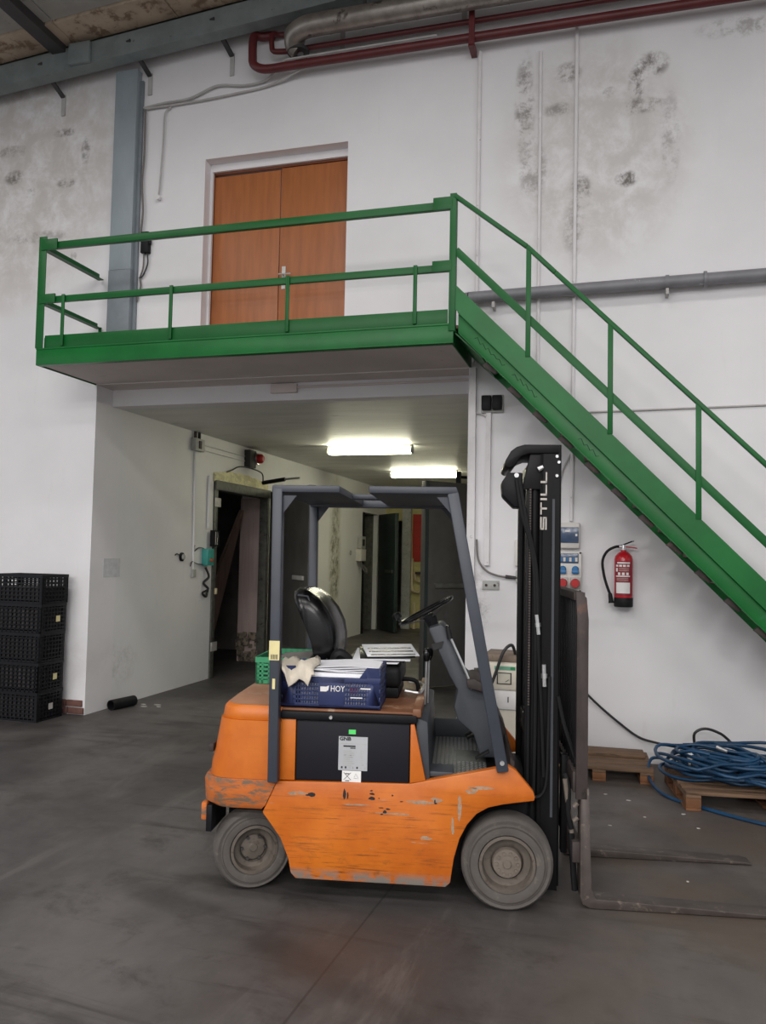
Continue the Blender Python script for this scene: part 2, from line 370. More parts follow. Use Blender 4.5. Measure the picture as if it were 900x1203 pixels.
# ------------------------------------------------------------------ structure: hall and passage
XL, XR = -5.2, -1.28          # sides of the passage mouth
LZ = 3.23                     # lintel / passage ceiling height
def roofz(x): return 6.86 + .075*(x+6.5)

floor = MB().box(-16, 12, -30, 14, -.2, 0).build('floor', M_FLOOR); struct(floor, 'worn dark grey concrete floor of the warehouse', 'floor')

DX0, DX1, DZ0, DZ1 = -4.02, -2.49, 3.55, 5.68      # upper door recess
wb = MB()
wb.box(-16, XL, 0, .45, 0, 8.2)                     # left of passage mouth
wb.box(XR, 12, 0, .45, 0, 8.2)                      # right of passage mouth
wb.box(XL, DX0, 0, .45, 3.41, 8.2); wb.box(DX1, XR, 0, .45, 3.41, 8.2)
wb.box(DX0, DX1, 0, .45, DZ1, 8.2); wb.box(DX0, DX1, 0, .45, 3.41, DZ0)
wb.box(XL, XR, .28, .45, LZ, 3.41)                  # lintel, set back
wall_back = wb.build('wall_back', M_WALL); struct(wall_back, 'tall white painted plaster wall with mould stains', 'wall')

# passage left wall with cold-room doorway (y 2.62..4.4) and a second doorway further in (y 9.35..10.5)
T = .45
D1a, D1b, D1h = 2.62, 4.42, 2.66
wl = MB(); wl.box(XL-T, XL, .45, D1a, 0, LZ); wl.box(XL-T, XL, D1a, D1b, D1h, LZ)
o = wl.build('wall_left', M_PASS); struct(o, 'pale grey painted side wall of the passage', 'wall')
wl2 = MB(); wl2.box(XL-T, XL, D1b, 9.35, 0, LZ); wl2.box(XL-T, XL, 9.35, 10.5, 2.6, LZ); wl2.box(XL-T, XL, 10.5, 12.0, 0, LZ)
o = wl2.build('wall_left_far', M_PASS_Y); struct(o, 'yellowish far stretch of the passage side wall with crumbled plaster', 'wall')
wr = MB(); wr.box(XR, XR+T, .45, 4.2, 0, LZ); wr.box(XR, XR+T, 4.2, 5.9, 2.66, LZ); wr.box(XR, XR+T, 5.9, 12, 0, LZ)
o = wr.build('wall_right', M_PASS); struct(o, 'painted right hand wall of the passage', 'wall')
we = MB(); we.box(-4.75, XR, 11.2, 11.5, 0, LZ); we.box(XL, -4.75, 11.2, 11.5, 2.5, LZ)
o = we.build('wall_end', M_YWALL); struct(o, 'yellow plaster wall closing the passage', 'wall')
cp = MB().box(XL-T, XR+T, .45, 12, LZ, LZ+.2).build('ceiling_passage', M_CEILP); struct(cp, 'low painted passage ceiling', 'ceiling')
# cold room behind the left doorway and dark lobbies behind the other openings
cr = MB(); cr.box(-8.6, -8.5, 1.2, 5.8, 0, 3.0); cr.box(-8.5, XL-T, 1.2, 1.3, 0, 3.0); cr.box(-8.5, XL-T, 5.7, 5.8, 0, 3.0); cr.box(-8.6, XL-T, 1.2, 5.8, 3.0, 3.1)
cr.box(-7.6, -7.5, 9.0, 11.2, 0, 3.0); cr.box(-7.5, XL-T, 9.0, 9.1, 0, 3.0); cr.box(-7.6, XL-T, 9.0, 11.2, 3.0, 3.1); cr.box(-7.5, XL-T, 10.9, 11.0, 0, 3)
cr.box(-6.6, XR+T, 13.4, 13.5, 0, 3.43); cr.box(-6.6, -6.5, 11.0, 13.4, 0, 3.43); cr.box(-6.5, XL-T, 11.0, 11.1, 0, 3.43); cr.box(XR+T-.1, XR+T, 12.0, 13.4, 0, 3.43); cr.box(-6.6, XR+T, 12.0, 13.5, 3.43, 3.53); cr.box(-6.6, XL-T, 11.0, 12.0, 3.43, 3.53); cr.box(1.2, 1.3, 3.8, 6.2, 0, 3); cr.box(XR+T, 1.2, 3.7, 3.8, 0, 3); cr.box(XR+T, 1.2, 6.2, 6.3, 0, 3); cr.box(XR+T, 1.3, 3.7, 6.3, 3, 3.1)  # unseen lobby sides and roof behind the end wall added to block sky light
o = cr.build('wall_cold_room', M_VOID); struct(o, 'dark lining of the cold rooms beyond the doorways', 'wall')

# roof: sloping panels seen at the top left, rafter along the wall
roof = bpy.data.objects.new('ceiling', None); C.objects.link(roof); struct(roof, 'sloping roof of grey sheets and stained boards', 'ceiling')
def roof_panel(x0, x1, y0, y1, m, dz=0):
    b = MB(); z0, z1 = roofz(x0)+dz, roofz(x1)+dz
    b.add([(x0, y0, z0), (x1, y0, z1), (x1, y1, z1), (x0, y1, z0), (x0, y0, z0+.05), (x1, y0, z1+.05), (x1, y1, z1+.05), (x0, y1, z0+.05)],
          [(0, 1, 2, 3), (7, 6, 5, 4), (0, 4, 5, 1), (1, 5, 6, 2), (2, 6, 7, 3), (3, 7, 4, 0)])
    b.build('panel', m, roof)
xs = [-16, -12.4, -8.8, -6.62, -5.42, -4.22, -3.02, -1.82, -.62, .6, 3, 6, 9, 12]
for a, b_ in zip(xs[:-1], xs[1:]):
    roof_panel(a+.008, b_-.008, -.62, 0, M_ROOF2, .0)
    for k, (y0, y1) in enumerate(((-1.9, -.64), (-3.2, -1.92), (-12, -3.22), (-30, -12.02))):
        roof_panel(a+.008, b_-.008, y0, y1, M_ROOF1, .02)
MB().bar((-5.6, -.3, roofz(-5.6)-.0), (-5.6, -29, roofz(-5.6)), .16, .14).build('rafter', M_DARKST, roof)
MB().bar((-1.6, -.3, roofz(-1.6)-.0), (-1.6, -29, roofz(-1.6)), .16, .14).build('rafter', M_DARKST, roof)
# sloping eaves beam with bracket plates
eb = thing('eaves_beam', 'grey steel channel beam sloping along the top of the wall', 'beam')
def sl(x, dz): return roofz(x)+dz
for nm, y0, y1, d0, d1 in (('web', -.30, -.285, -.25, -.02), ('flange', -.30, -.16, -.265, -.25), ('flange', -.30, -.16, -.035, -.02), ('lip', -.175, -.16, -.25, -.19)):
    b = MB(); xa, xb = -12, 6
    b.add([(xa, y0, sl(xa, d0)), (xb, y0, sl(xb, d0)), (xb, y1, sl(xb, d0)), (xa, y1, sl(xa, d0)), (xa, y0, sl(xa, d1)), (xb, y0, sl(xb, d1)), (xb, y1, sl(xb, d1)), (xa, y1, sl(xa, d1))],
          [(0, 3, 2, 1), (4, 5, 6, 7), (0, 1, 5, 4), (1, 2, 6, 5), (2, 3, 7, 6), (3, 0, 4, 7)])
    b.build(nm, M_BEAM, eb)
for x in (-5.78, -4.72, -3.78, -2.6, -1.4):
    b = MB(); z = sl(x, -.25)
    b.bar((x-.05, -.31, z+.12), (x+.03, -.01, z-.1), .05, .02); b.build('bracket', M_DARKST, eb)
    MB().box(x+.01, x+.055, -.016, -.001, z-.30, z-.07).build('bracket_foot', M_CONDG, eb)
MB().box(-5.45, -5.20, -.345, -.302, sl(-5.4, -.25), sl(-5.3, -.04)).build('splice_plate', M_BEAM, eb, bevel=.004)
# steel column
colm = thing('steel_column', 'blue-grey painted steel column standing against the wall behind the landing', 'column', (-4.92, 0, 3.6))
MB().box(-.13, .13, -.09, -.001, .98, 3.1).build('shaft', M_COL, colm, bevel=.006)
MB().box(-.132, .132, -.092, -.001, -.03, .98).build('lower_shaft', M_COLD, colm, bevel=.006)
MB().box(.13, .165, -.03, -.001, 0, 3.0).build('edge_strip', M_COLD, colm)

# upper double door
d1 = bpy.data.objects.new('door_1', None); C.objects.link(d1); struct(d1, 'pair of varnished orange-brown wooden doors on the landing', 'door'); d1.location = (0, .16, 0)
MB().box(DX0+.03, -3.255, 0, .045, 3.6, 5.56).build('door_leaf', M_WOODD, d1, bevel=.003)
MB().box(-3.245, DX1-.015, 0, .045, 3.6, 5.575).build('door_leaf', M_WOODD, d1, bevel=.003)
b = MB(); b.box(DX0, DX0+.03, -.01, .06, 3.55, 5.6); b.box(DX1-.015, DX1, -.01, .06, 3.55, 5.6); b.box(DX0, DX1, -.01, .06, 5.58, DZ1); b.build('door_frame', M_WOODE, d1)
b = MB(); b.box(DX0, DX1, -.04, -.011, 5.6, DZ1); b.box(DX0, DX0+.025, -.04, -.011, 3.55, 5.6); b.build('plaster_stop', M_WALL, d1)
hd = MB(); hd.box(-3.215, -3.175, -.008, 0, 4.33, 4.56); hd.build('lock_plate', M_STEELP, d1)
hd = MB(); hd.tube([(-3.195, -.006, 4.47), (-3.195, -.045, 4.47), (-3.23, -.05, 4.47), (-3.10, -.05, 4.465)], .008); hd.build('door_handle', M_STEELP, d1)

# ------------------------------------------------------------------ landing with railing
ld = thing('landing', 'green steel landing with railing cantilevered under the wooden doors', 'landing')
YF = -.91
MB().box(-5.2, -1.27, YF+.07, -.001, 3.415, 3.56).build('slab', M_SLAB, ld)
MB().box(-5.2, XR+.0, -.001, .279, 3.405, 3.41).build('soffit_strip', M_SLAB, ld)
b = MB(); b.box(-5.22, -1.25, YF, YF+.012, 3.41, 3.565); b.box(-5.22, -1.25, YF, YF+.07, 3.405, 3.415); b.box(-5.22, -1.25, YF-.006, YF+.07, 3.55, 3.565); b.build('edge_channel', M_GREEN2, ld, bevel=.003)
MB().box(-5.22, -5.208, YF+.012, -.001, 3.405, 3.565).build('edge_channel', M_GREEN, ld)
MB().box(-1.269, -1.257, YF+.012, -.001, 3.405, 3.565).build('edge_channel', M_GREEN, ld)
MB().box(-5.14, -1.30, YF+.012, YF+.02, 3.566, 3.685).build('toe_board', M_GREEN, ld, bevel=.002)
MB().box(-5.2, -5.19, YF+.08, -.02, 3.566, 3.685).build('toe_board', M_GREEN, ld)
def angle_post(x, z0, z1, w=.085):
    b = MB(); b.box(x-w/2, x+w/2, YF-.004, YF+.004, z0, z1); b.box(x-w/2, x-w/2+.008, YF, YF+w*.8, z0, z1); return b
angle_post(-5.19, 3.565, 4.63).build('corner_post', M_GREEN, ld, bevel=.002)
b = MB(); b.box(-1.29, -1.235, YF-.01, YF+.045, 3.50, 4.63); b.build('corner_post', M_GREEN, ld, bevel=.004)
MB().box(-5.12, -1.27, YF+.006, YF+.05, 4.51, 4.575).build('top_rail', M_GREEN, ld, bevel=.004)
MB().box(-5.12, -1.27, YF+.006, YF+.04, 3.995, 4.055).build('mid_rail', M_GREEN, ld, bevel=.004)
for z0, z1, nm in ((4.495, 4.6, 'rail_bracket'), (3.985, 4.075, 'rail_bracket')):
    MB().box(-5.2, -5.03, YF-.012, YF+.004, z0, z1).build(nm, M_GREEN, ld, bevel=.003)
    MB().box(-1.43, -1.27, YF-.012, YF+.004, z0+.005, z1+.005).build(nm, M_GREEN, ld, bevel=.003)
for x in (-4.94, -3.81, -2.69, -1.57):
    MB().box(x-.016, x+.016, YF-.012, YF+.002, 3.575, 4.06).build('baluster', M_GREEN, ld, bevel=.002)
b = MB(); b.box(-5.2, -5.192, YF+.02, -.04, 4.50, 4.57); b.box(-5.2, -5.14, YF+.02, -.04, 4.50, 4.508); b.build('side_rail', M_GREEN, ld)
b = MB(); b.box(-5.2, -5.192, YF+.02, -.04, 3.985, 4.045); b.box(-5.2, -5.14, YF+.02, -.04, 3.985, 3.993); b.build('side_rail', M_GREEN, ld)
MB().box(-5.175, -5.145, -.05, -.035, 3.57, 4.0).build('baluster', M_GREEN, ld)

# ------------------------------------------------------------------ staircase
st = thing('staircase', 'green steel staircase with handrail running down from the landing', 'stairs')
K = 1.017
def zt(x): return 3.88 - K*(x+1.24)         # top edge of stringer
XE = 2.45
def para(xa, xb, o0, o1):   # polygon between zt+o0 and zt+o1
    return [(xa, zt(xa)+o0), (xb, zt(xb)+o0), (xb, zt(xb)+o1), (xa, zt(xa)+o1)]
def stringer(y, sgn):
    b = MB(); b.prism(para(-1.235, XE, -.20, 0), y, y+.012*sgn); b.build('stringer_plate', M_GREEN2, st)
    b = MB(); b.prism(para(-1.215, XE, -.365, -.20), y+.03*sgn, y+.042*sgn); b.prism(para(-1.215, XE, -.21, -.2), y, y+.042*sgn); b.prism(para(-1.2, XE, -.37, -.36), y, y+.042*sgn); b.build('stringer_channel', M_GREEN2, st, bevel=.0015)
stringer(YF-.004, 1); stringer(-.05, -1)
MB().box(-1.25, -1.05, YF+.045, -.095, 3.53, 3.56).build('tread', M_BOARD, st, bevel=.004)
MB().prism([(-1.25, 3.495), (-1.02, 3.275), (-1.02, 3.29), (-1.25, 3.51)], YF+.045, -.095).build('soffit_plate', M_GREEN2, st)
for i in range(17):
    x = -1.02 + .198*i; z = zt(x) - .30
    if z < .05: break
    MB().box(x-.02, x+.22, YF+.04, -.095, z-.02, z+.02).build('tread', M_BOARD, st, bevel=.004)
    b = MB(); b.prism([(x+.00, z-.135), (x+.10, z-.21), (x+.13, z-.19), (x+.06, z-.09)], YF+.04, YF+.075); b.build('tread_bracket', M_RUST, st, bevel=.003)
for x, z0, z1 in ((-.655, 3.26, 4.13), (-.035, 2.64, 3.49), (.59, 2.0, 2.86), (1.22, 1.36, 2.2), (1.85, .72, 1.56)):
    MB().box(x-.02, x+.02, YF-.012, YF-.004, z0, z1).build('railing_post', M_GREEN, st, bevel=.002)
hp = [(-1.25, YF+.005, 4.61), (-.67, YF+.005, 4.14), (-.45, YF+.005, 3.915), (2.3, YF+.005, 1.12)]
b = MB()
for p, q in zip(hp[:-1], hp[1:]): b.bar(p, q, .04, .035)
b.build('handrail', M_GREEN, st, bevel=.006)
b = MB(); b.bar((-1.24, YF+.004, 4.16), (2.3, YF+.004, .56), .012, .06); b.build('mid_rail', M_GREEN, st, bevel=.003)

random.seed(17)
for xs0, n_ in ((-1.08, 12), (-.78, 10), (-.27, 8)):
    b = MB(); p_ = []
    for k in range(n_):
        x = xs0+.022*k; p_.append((x, YF+.0255, zt(x)-.27+(.018 if k % 2 else -.014)*random.uniform(.5, 1.2)))
    b.tube(p_, .0022, 4); b.build('pen_scrawl', M_INK, st)
# ------------------------------------------------------------------ pipes, ducts and cables on the wall
gp = thing('heating_pipe', 'grey painted pipe with flaking patches running along the wall behind the stairs', 'pipe', (0, -.09, 4.03))
MB().cyl((-1.27, 0, 0), (9, 0, .1), .052, 20).build('pipe_run', M_PIPEG, gp)
MB().tube([(-1.27, 0, 0), (-1.31, .01, 0), (-1.33, .05, 0), (-1.33, .089, 0)], .052, 20).build('pipe_elbow', M_PIPEG, gp)
for x in (-1.05, .42, 2.4):
    z = .0098*(x+1.27)
    MB().lathe([(.053, -.015), (.06, -.015), (.06, .015), (.053, .015)], 20, 'x', (x, 0, z)).build('clamp', M_PIPEG, gp)
    MB().box(x-.012, x+.012, -.03, .089, z-.11, z-.06).build('wall_bracket', M_CONDG, gp)
MB().lathe([(.053, -.012), (.066, -.012), (.066, .012), (.053, .012)], 20, 'x', (.72, 0, .02)).build('coupling', M_PIPEG, gp)
rp = thing('red_pipe', 'thick dark red pipe under the roof with a bend at its end', 'pipe')
MB().tube(smooth_path([(-3.28, -.05, 6.83), (-3.40, -.06, 6.83), (-3.46, -.12, 6.80), (-3.46, -.14, 6.60), (-3.44, -.14, 6.50), (-3.32, -.14, 6.44), (-3.1, -.14, 6.435)], 5)+[Vector((9, -.14, 6.38))], .042, 14).build('pipe_run', M_RED, rp)
for x in (-1.27, 1.4, 4):
    MB().box(x-.025, x+.025, -.19, -.001, 6.32, 6.38).build('pipe_shoe', M_RED, rp)
rp2 = thing('red_pipe', 'thinner dark red pipe running just above the thick red one', 'pipe')
MB().tube(smooth_path([(-3.12, -.035, 6.83), (-3.22, -.045, 6.83), (-3.265, -.11, 6.80), (-3.265, -.12, 6.68), (-3.24, -.12, 6.62), (-3.12, -.12, 6.60)], 5)+[Vector((9, -.12, 6.56))], .026, 12).build('pipe_run', M_RED, rp2)
MB().box(-1.29, -1.24, -.20, -.16, 6.33, 7.3).build('hanger', M_RED, rp2)
du = thing('insulated_duct', 'grey metal clad insulated duct with a down-turned elbow under the roof', 'duct')
MB().tube(smooth_path([(-2.97, -.14, 6.585), (-3.0, -.17, 6.62), (-2.97, -.24, 6.67), (-2.84, -.29, 6.69), (-2.66, -.30, 6.69)], 5)+[Vector((8, -.30, 6.69))], .098, 22).build('duct_run', M_DUCT, du)
for i in range(14):
    x = -2.6+.42*i
    MB().lathe([(.0985, -.006), (.102, -.006), (.102, .006), (.0985, .006)], 22, 'x', (x, -.30, 6.69)).build('seam_band', M_DUCT, du)
MB().lathe([(.05, 0), (.108, 0), (.108, .03), (.1, .04)], 20, 'z', (-2.975, -.14, 6.545)).build('end_collar', M_DARKST, du)
for x in (-2.25, .3): MB().bar((x, -.3, 6.78), (x-.03, -.3, 7.15), .03, .012).build('hanger_strap', M_DARKST, du)
# vertical conduits
def cond(x0, z0, x1, z1, r, label, m=M_COND, y=None, sq=False):
    y = y or -(r+.002)
    o = (MB().bar((x0, y, z0), (x1, y, z1), r*2, r*2, (0, 1, 0)) if sq else MB().cyl((x0, y, z0), (x1, y, z1), r, 10)).build('conduit', m)
    tag(o, label, 'conduit'); return o
cond(-1.215, 6.36, -1.215, 3.45, .018, 'white conduit dropping from the red pipe shoe to the landing corner')
cond(-.66, 6.28, -.66, 2.95, .014, 'thin white conduit rising behind the stairs over the mould streak')
cond(-.34, 6.5, -.36, 2.02, .016, 'white conduit rising from the smoked breaker box up to the red pipes')
cond(-1.235, 3.40, -1.225, 1.3, .028, 'wide white trunking down the edge of the passage mouth', sq=True)
cond(-1.09, 2.985, -1.09, 1.62, .022, 'white trunking below the black twin socket box', sq=True)
cab = thing('cable_run', 'grey painted cable run from the column towards the red pipe', 'cable', (0, -.012, 0))
MB().tube(smooth_path([(-4.74, -.02, 6.30), (-4.5, -.02, 6.32), (-4.2, -.02, 6.33), (-3.9, -.015, 6.42), (-3.6, -.015, 6.38), (-3.35, -.02, 6.40), (-3.15, -.1, 6.50), (-2.9, -.13, 6.50), (-1.6, -.13, 6.5)], 6), .013, 6).build('cable', M_CONDG, cab)
MB().tube(smooth_path([(-4.72, -.015, 6.29), (-4.2, -.015, 6.29), (-3.7, -.015, 6.31), (-3.3, -.015, 6.345), (-2.9, -.1, 6.42)], 6), .011, 6).build('cable', M_CONDG, cab)
MB().tube(smooth_path([(-4.42, -.015, 6.27), (-4.49, -.015, 6.2), (-4.5, -.015, 5.9), (-4.52, -.015, 5.5), (-4.53, -.015, 5.36)], 6), .010, 6).build('cable', M_CONDG, cab)
MB().lathe([(.0, -.02), (.025, -.02), (.025, .015), (.0, .015)], 10, 'y', (-4.53, -.022, 5.32)).build('cable_end', M_COND, cab)
MB().tube(smooth_path([(-4.72, -.02, 6.28), (-4.715, -.02, 5.8), (-4.73, -.02, 5.5), (-4.70, -.03, 5.2), (-4.72, -.02, 4.95), (-4.69, -.02, 4.8)], 6), .012, 6).build('cable', M_CABLEG, cab)
sw = thing('switch_box', 'small black switch box beside the steel column with looping cables', 'switch', (-4.66, 0, 4.86))
MB().box(-.045, .045, -.06, -.001, -.11, .11).build('case', M_BLACK, sw, bevel=.006)
MB().box(.045, .06, -.05, -.02, -.02, .03).build('lever', M_BLACK, sw)
MB().tube(smooth_path([(-.02, -.03, -.1), (-.02, -.03, -.25), (-.06, -.02, -.36), (-.05, -.02, -.45), (-.09, -.02, -.6)], 6), .009, 6).build('cable', M_CABLEG, sw)
MB().tube(smooth_path([(.02, -.03, -.1), (.03, -.03, -.22), (-.02, -.03, -.34), (-.07, -.02, -.36)], 6), .008, 6).build('cable', M_CABLE, sw)
cond(-4.6, 2.9, -4.6, 3.2, .01, 'x') if False else None
o = MB().tube([(-.28, -.012, 2.97), (4, -.012, 3.02)], .008, 6).build('wall_cable', M_CONDG); tag(o, 'thin grey cable strung level across the wall under the handrail', 'cable')

# black twin socket box, socket boards, dirty plate, hose
tb = thing('socket_box', 'black twin socket box at the corner of the passage mouth', 'socket', (-1.06, 0, 3.07))
MB().box(-.10, .10, -.03, -.001, -.08, .08).build('back_plate', M_BOXG, tb, bevel=.004)
for x in (-.048, .048): MB().box(x-.043, x+.043, -.075, -.03, -.062, .07).build('socket', M_BLACK, tb, bevel=.01)
MB().tube(smooth_path([(-.16, -.03, -.08), (-.1, -.035, -.09), (-.04, -.03, -.13), (-.02, -.03, -.2)], 5), .006, 6).build('cable', M_CONDG, tb)
bb = thing('breaker_box', 'small pale breaker box with a smoked blue door above the socket board', 'breaker box', (-.37, 0, 1.9))
MB().box(-.082, .082, -.075, -.001, -.115, .105).build('case', M_PLASTIC, bb, bevel=.006)
sm = MB().box(-.075, .075, -.083, -.0752, -.07, .065).build('smoked_door', M_SMOKE, bb, bevel=.003)
MB().box(.048, .064, -.09, -.083, -.012, .008).build('latch', M_WHITE, sm)
MB().box(-.04, .0, -.0845, -.083, .025, .04).build('label_strip', M_WHITE, sm)
sb = thing('socket_board', 'pale socket board with two blue and two red sockets on the wall', 'socket board', (-.37, 0, 1.585))
MB().box(-.10, .10, -.07, -.001, -.175, .17).build('case', M_PLASTIC, sb, bevel=.006)
win = MB().box(-.085, .075, -.076, -.0702, .07, .155).build('breaker_window', M_SMOKE, sb, bevel=.003)
for k in range(6): MB().box(-.078+k*.025, -.058+k*.025, -.079, -.076, .085, .12).build('breaker', M_PLASTIC if k % 2 else M_BLUESOCK, win)
for x in (-.055, .05):
    MB().lathe([(0, -.03), (.02, -.03), (.028, -.02), (.028, 0), (0, 0)], 16, 'y', (x, -.07, .02)).build('blue_socket', M_BLUESOCK, sb)
    b = MB(); b.box(x-.03, x+.03, -.105, -.07, -.02, .012); b.build('blue_socket_flap', M_BLUESOCK, sb, bevel=.008)
    MB().box(x-.045, x+.045, -.08, -.07, -.15, -.05).build('socket_flange', M_BOXG, sb, bevel=.004)
    b = MB(); b.lathe([(0, -.07), (.032, -.07), (.038, -.055), (.04, 0), (0, 0)], 18, 'y', (x, -.08, -.1)); b.build('red_socket', M_REDSOCK, sb)
for x in (-.09, .09):
    for z in (-.165, .16): MB().lathe([(0, -.006), (.008, -.006), (.008, 0), (0, 0)], 8, 'y', (x, -.07, z)).build('screw', M_INK, sb)
o = MB().tube(smooth_path([(-.30, -.015, 2.75), (-.36, -.02, 2.62), (-.44, -.02, 2.45), (-.475, -.02, 2.2), (-.47, -.02, 1.9), (-.46, -.02, 1.77)], 6), .008, 6).build('wall_cable', M_CONDG); tag(o, 'grey cable curving down to the left side of the breaker box', 'cable')
jp = thing('junction_plate', 'dirty beige plate with screws under the hooked hose', 'plate', (-1.055, 0, 1.445))
MB().box(-.075, .075, -.012, -.001, -.04, .04).build('plate', M_BOXG, jp, bevel=.003)
for x in (-.04, .035): MB().lathe([(0, -.008), (.012, -.008), (.012, 0), (0, 0)], 10, 'y', (x, -.012, 0)).build('screw', M_RUST, jp)
hs = thing('air_hose', 'grey air hose drooping from the white trunking to a dark coupling', 'hose')
MB().tube(smooth_path([(-1.18, -.05, 1.85), (-1.165, -.05, 1.68), (-1.10, -.05, 1.58), (-1.0, -.05, 1.535), (-.90, -.05, 1.52)], 6), .009, 8).build('hose', M_CABLEG, hs)
MB().tube([(-.92, -.05, 1.525), (-.80, -.05, 1.515)], [.017, .012], 10).build('coupling', M_DARKST, hs)
MB().box(-.83, -.77, -.06, -.001, 1.47, 1.58).build('wall_hook', M_BOXG, hs, bevel=.004)
o = MB().box(-.84, -.75, -.06, -.001, 1.62, 1.85).build('junction_box', M_PLASTIC, bevel=.006); tag(o, 'pale junction box on the wall half hidden by the forklift mast', 'box')
vv = thing('rusty_valve', 'small rusty valve at the foot of the white trunking', 'valve', (-1.21, -.05, 1.27))
MB().lathe([(0, -.05), (.02, -.05), (.02, -.02), (.035, -.02), (.035, .02), (.02, .02), (.02, .05), (0, .05)], 12, 'z').build('body', M_RUST, vv)
MB().box(.0, .06, -.02, .0, -.008, .008).build('lever', M_ORKNOB, vv)

# fire extinguisher
fe = thing('fire_extinguisher', 'red fire extinguisher hanging on the white wall under the stairs', 'extinguisher', (.075, -.1, 1.30))
MB().lathe([(0, .06), (.074, .06), (.075, .07), (.075, .40), (.068, .425), (.045, .452), (.024, .462), (.024, .475), (0, .475)], 28, 'z').build('cylinder', M_EXT, fe)
MB().lathe([(0, 0), (.072, 0), (.077, .008), (.077, .075), (.0745, .08), (0, .08)], 28, 'z').build('foot_boot', M_RUBBER, fe)
def lab(z0, z1, a0, a1, m, nm='label_panel', rr=.0758, par=fe, c=(0, 0)):
    b = MB(); n = 8; vs = []
    for i in range(n+1):
        a = R(270+a0+(a1-a0)*i/n)
        for z in (z0, z1): vs.append((c[0]+rr*math.cos(a), c[1]+rr*math.sin(a), z))
    b.add(vs, [(2*i, 2*i+2, 2*i+3, 2*i+1) for i in range(n)]); return b.build(nm, m, par)
lp = lab(.095, .385, -62, 62, M_EXTLAB)
lab(.115, .205, -50, 42, M_WHITE, 'inspection_card', .0765, lp)
lab(.362, .374, -42, 42, M_WHITE, 'print_line', .0765, lp)
for k in range(4): lab(.336, .352, -52+24*k, -34+24*k, M_WHITE, 'print_line', .0765, lp)
lab(.295, .325, -52, -38, M_WHITE, 'print_line', .0765, lp)
for z in (.322, .311, .30): lab(z, z+.004, -30, 36, M_PINK, 'print_line', .0765, lp)
for k in range(3): lab(.266, .288, -36+26*k, -20+26*k, M_WHITE, 'pictogram', .0765, lp)
lab(.252, .262, -52, 42, M_WHITE, 'print_line', .0765, lp)
for z in (.238, .228, .218): lab(z, z+.004, -48, 30, M_PINK, 'print_line', .0765, lp)
MB().lathe([(0, .47), (.02, .47), (.022, .48), (.018, .50), (.018, .52), (0, .52)], 14, 'z').build('valve', M_CHROME, fe)
b = MB(); b.bar((-.02, 0, .513), (.07, 0, .55), .02, .012, (0, 0, 1)); b.bar((.06, 0, .547), (.085, 0, .552), .018, .008); b.build('squeeze_lever', M_BLACK, fe, bevel=.003)
b = MB(); b.bar((-.01, 0, .508), (.11, 0, .492), .02, .010); b.build('carry_handle', M_EXT, fe, bevel=.003)
MB().tube(smooth_path([(-.015, 0, .505), (-.07, -.005, .50), (-.135, -.01, .46), (-.17, -.01, .38), (-.16, -.01, .27), (-.13, -.01, .16), (-.105, -.01, .10)], 8), .0115, 10).build('hose', M_RUBBER, fe)
MB().tube([(-.035, 0, .505), (-.012, 0, .506)], .014, 10).build('hose_ferrule', M_CHROME, fe)
MB().tube([(-.108, -.01, .108), (-.10, -.01, .05), (-.098, -.01, .03)], [.016, .02, .024], 12).build('nozzle', M_RUBBER, fe)
MB().box(-.02, .02, .07, .0985, .36, .48).build('wall_bracket', M_DARKST, fe)

# junction box and conduit on the lintel face
lb = thing('junction_box', 'white painted junction box on the lintel with a conduit leading right', 'box', (-3.2, .28, 3.345))
MB().box(-.14, .14, -.05, -.001, -.045, .045).build('case', M_SLAB, lb, bevel=.006)
MB().cyl((.14, -.02, .01), (1.9, -.02, .015), .012, 8).build('conduit', M_SLAB, lb)

# ------------------------------------------------------------------ passage lamps
def lamp(y, label):
    t = thing('ceiling_lamp', label, 'lamp', (-3.32, y, LZ))
    MB().box(-.62, .62, -.05, .05, -.03, -.001).build('batten', M_LAMPW, t, bevel=.006)
    MB().box(-.60, .60, -.06, .06, -.125, -.031).build('tube_glare', M_TUBE, t, bevel=.02)  # glowing box enlarged to take in the glare around the tube
    for s_ in (-.615, .615): MB().box(s_-.014, s_+.014, -.06, .06, -.12, -.031).build('end_cap', M_BOXG, t, bevel=.004)
lamp(3.62, 'lit fluorescent batten lamp on the passage ceiling nearer the lintel')
lamp(7.0, 'lit fluorescent batten lamp on the passage ceiling deeper inside')

# ------------------------------------------------------------------ left cold-room doorway
d2 = bpy.data.objects.new('door_2', None); C.objects.link(d2); struct(d2, 'open cold room doorway with dark swung door leaf in the passage wall', 'door')
b = MB(); b.box(XL-.10, XL+.02, D1a, D1a+.10, 0, D1h); b.build('frame_jamb', M_FRAMED, d2, bevel=.004)
b = MB(); b.box(XL-.10, XL+.03, D1b-.10, D1b, 0, D1h); b.build('frame_jamb', M_FRAMED, d2, bevel=.004)
b = MB(); b.box(XL-.14, XL+.04, D1a, D1b, D1h-.13, D1h); b.build('frame_head', M_FRAMED, d2, bevel=.004)
b = MB(); b.box(XL-T, XL-.101, D1b-.04, D1b-.001, .0, D1h-.13)
b.build('reveal_lining', M_PINK, d2)
for z in (2.36, .42): MB().box(XL+.02, XL+.035, D1a+.0, D1a+.16, z-.06, z+.06).build('hinge_plate', M_STEELP, d2, bevel=.004)
MB().box(XL+.02, XL+.05, D1a+.06, D1a+.10, 1.12, 1.2).build('latch_keeper', M_BEIGEP, d2, bevel=.006)
b = MB(); random.seed(3)
ring = []
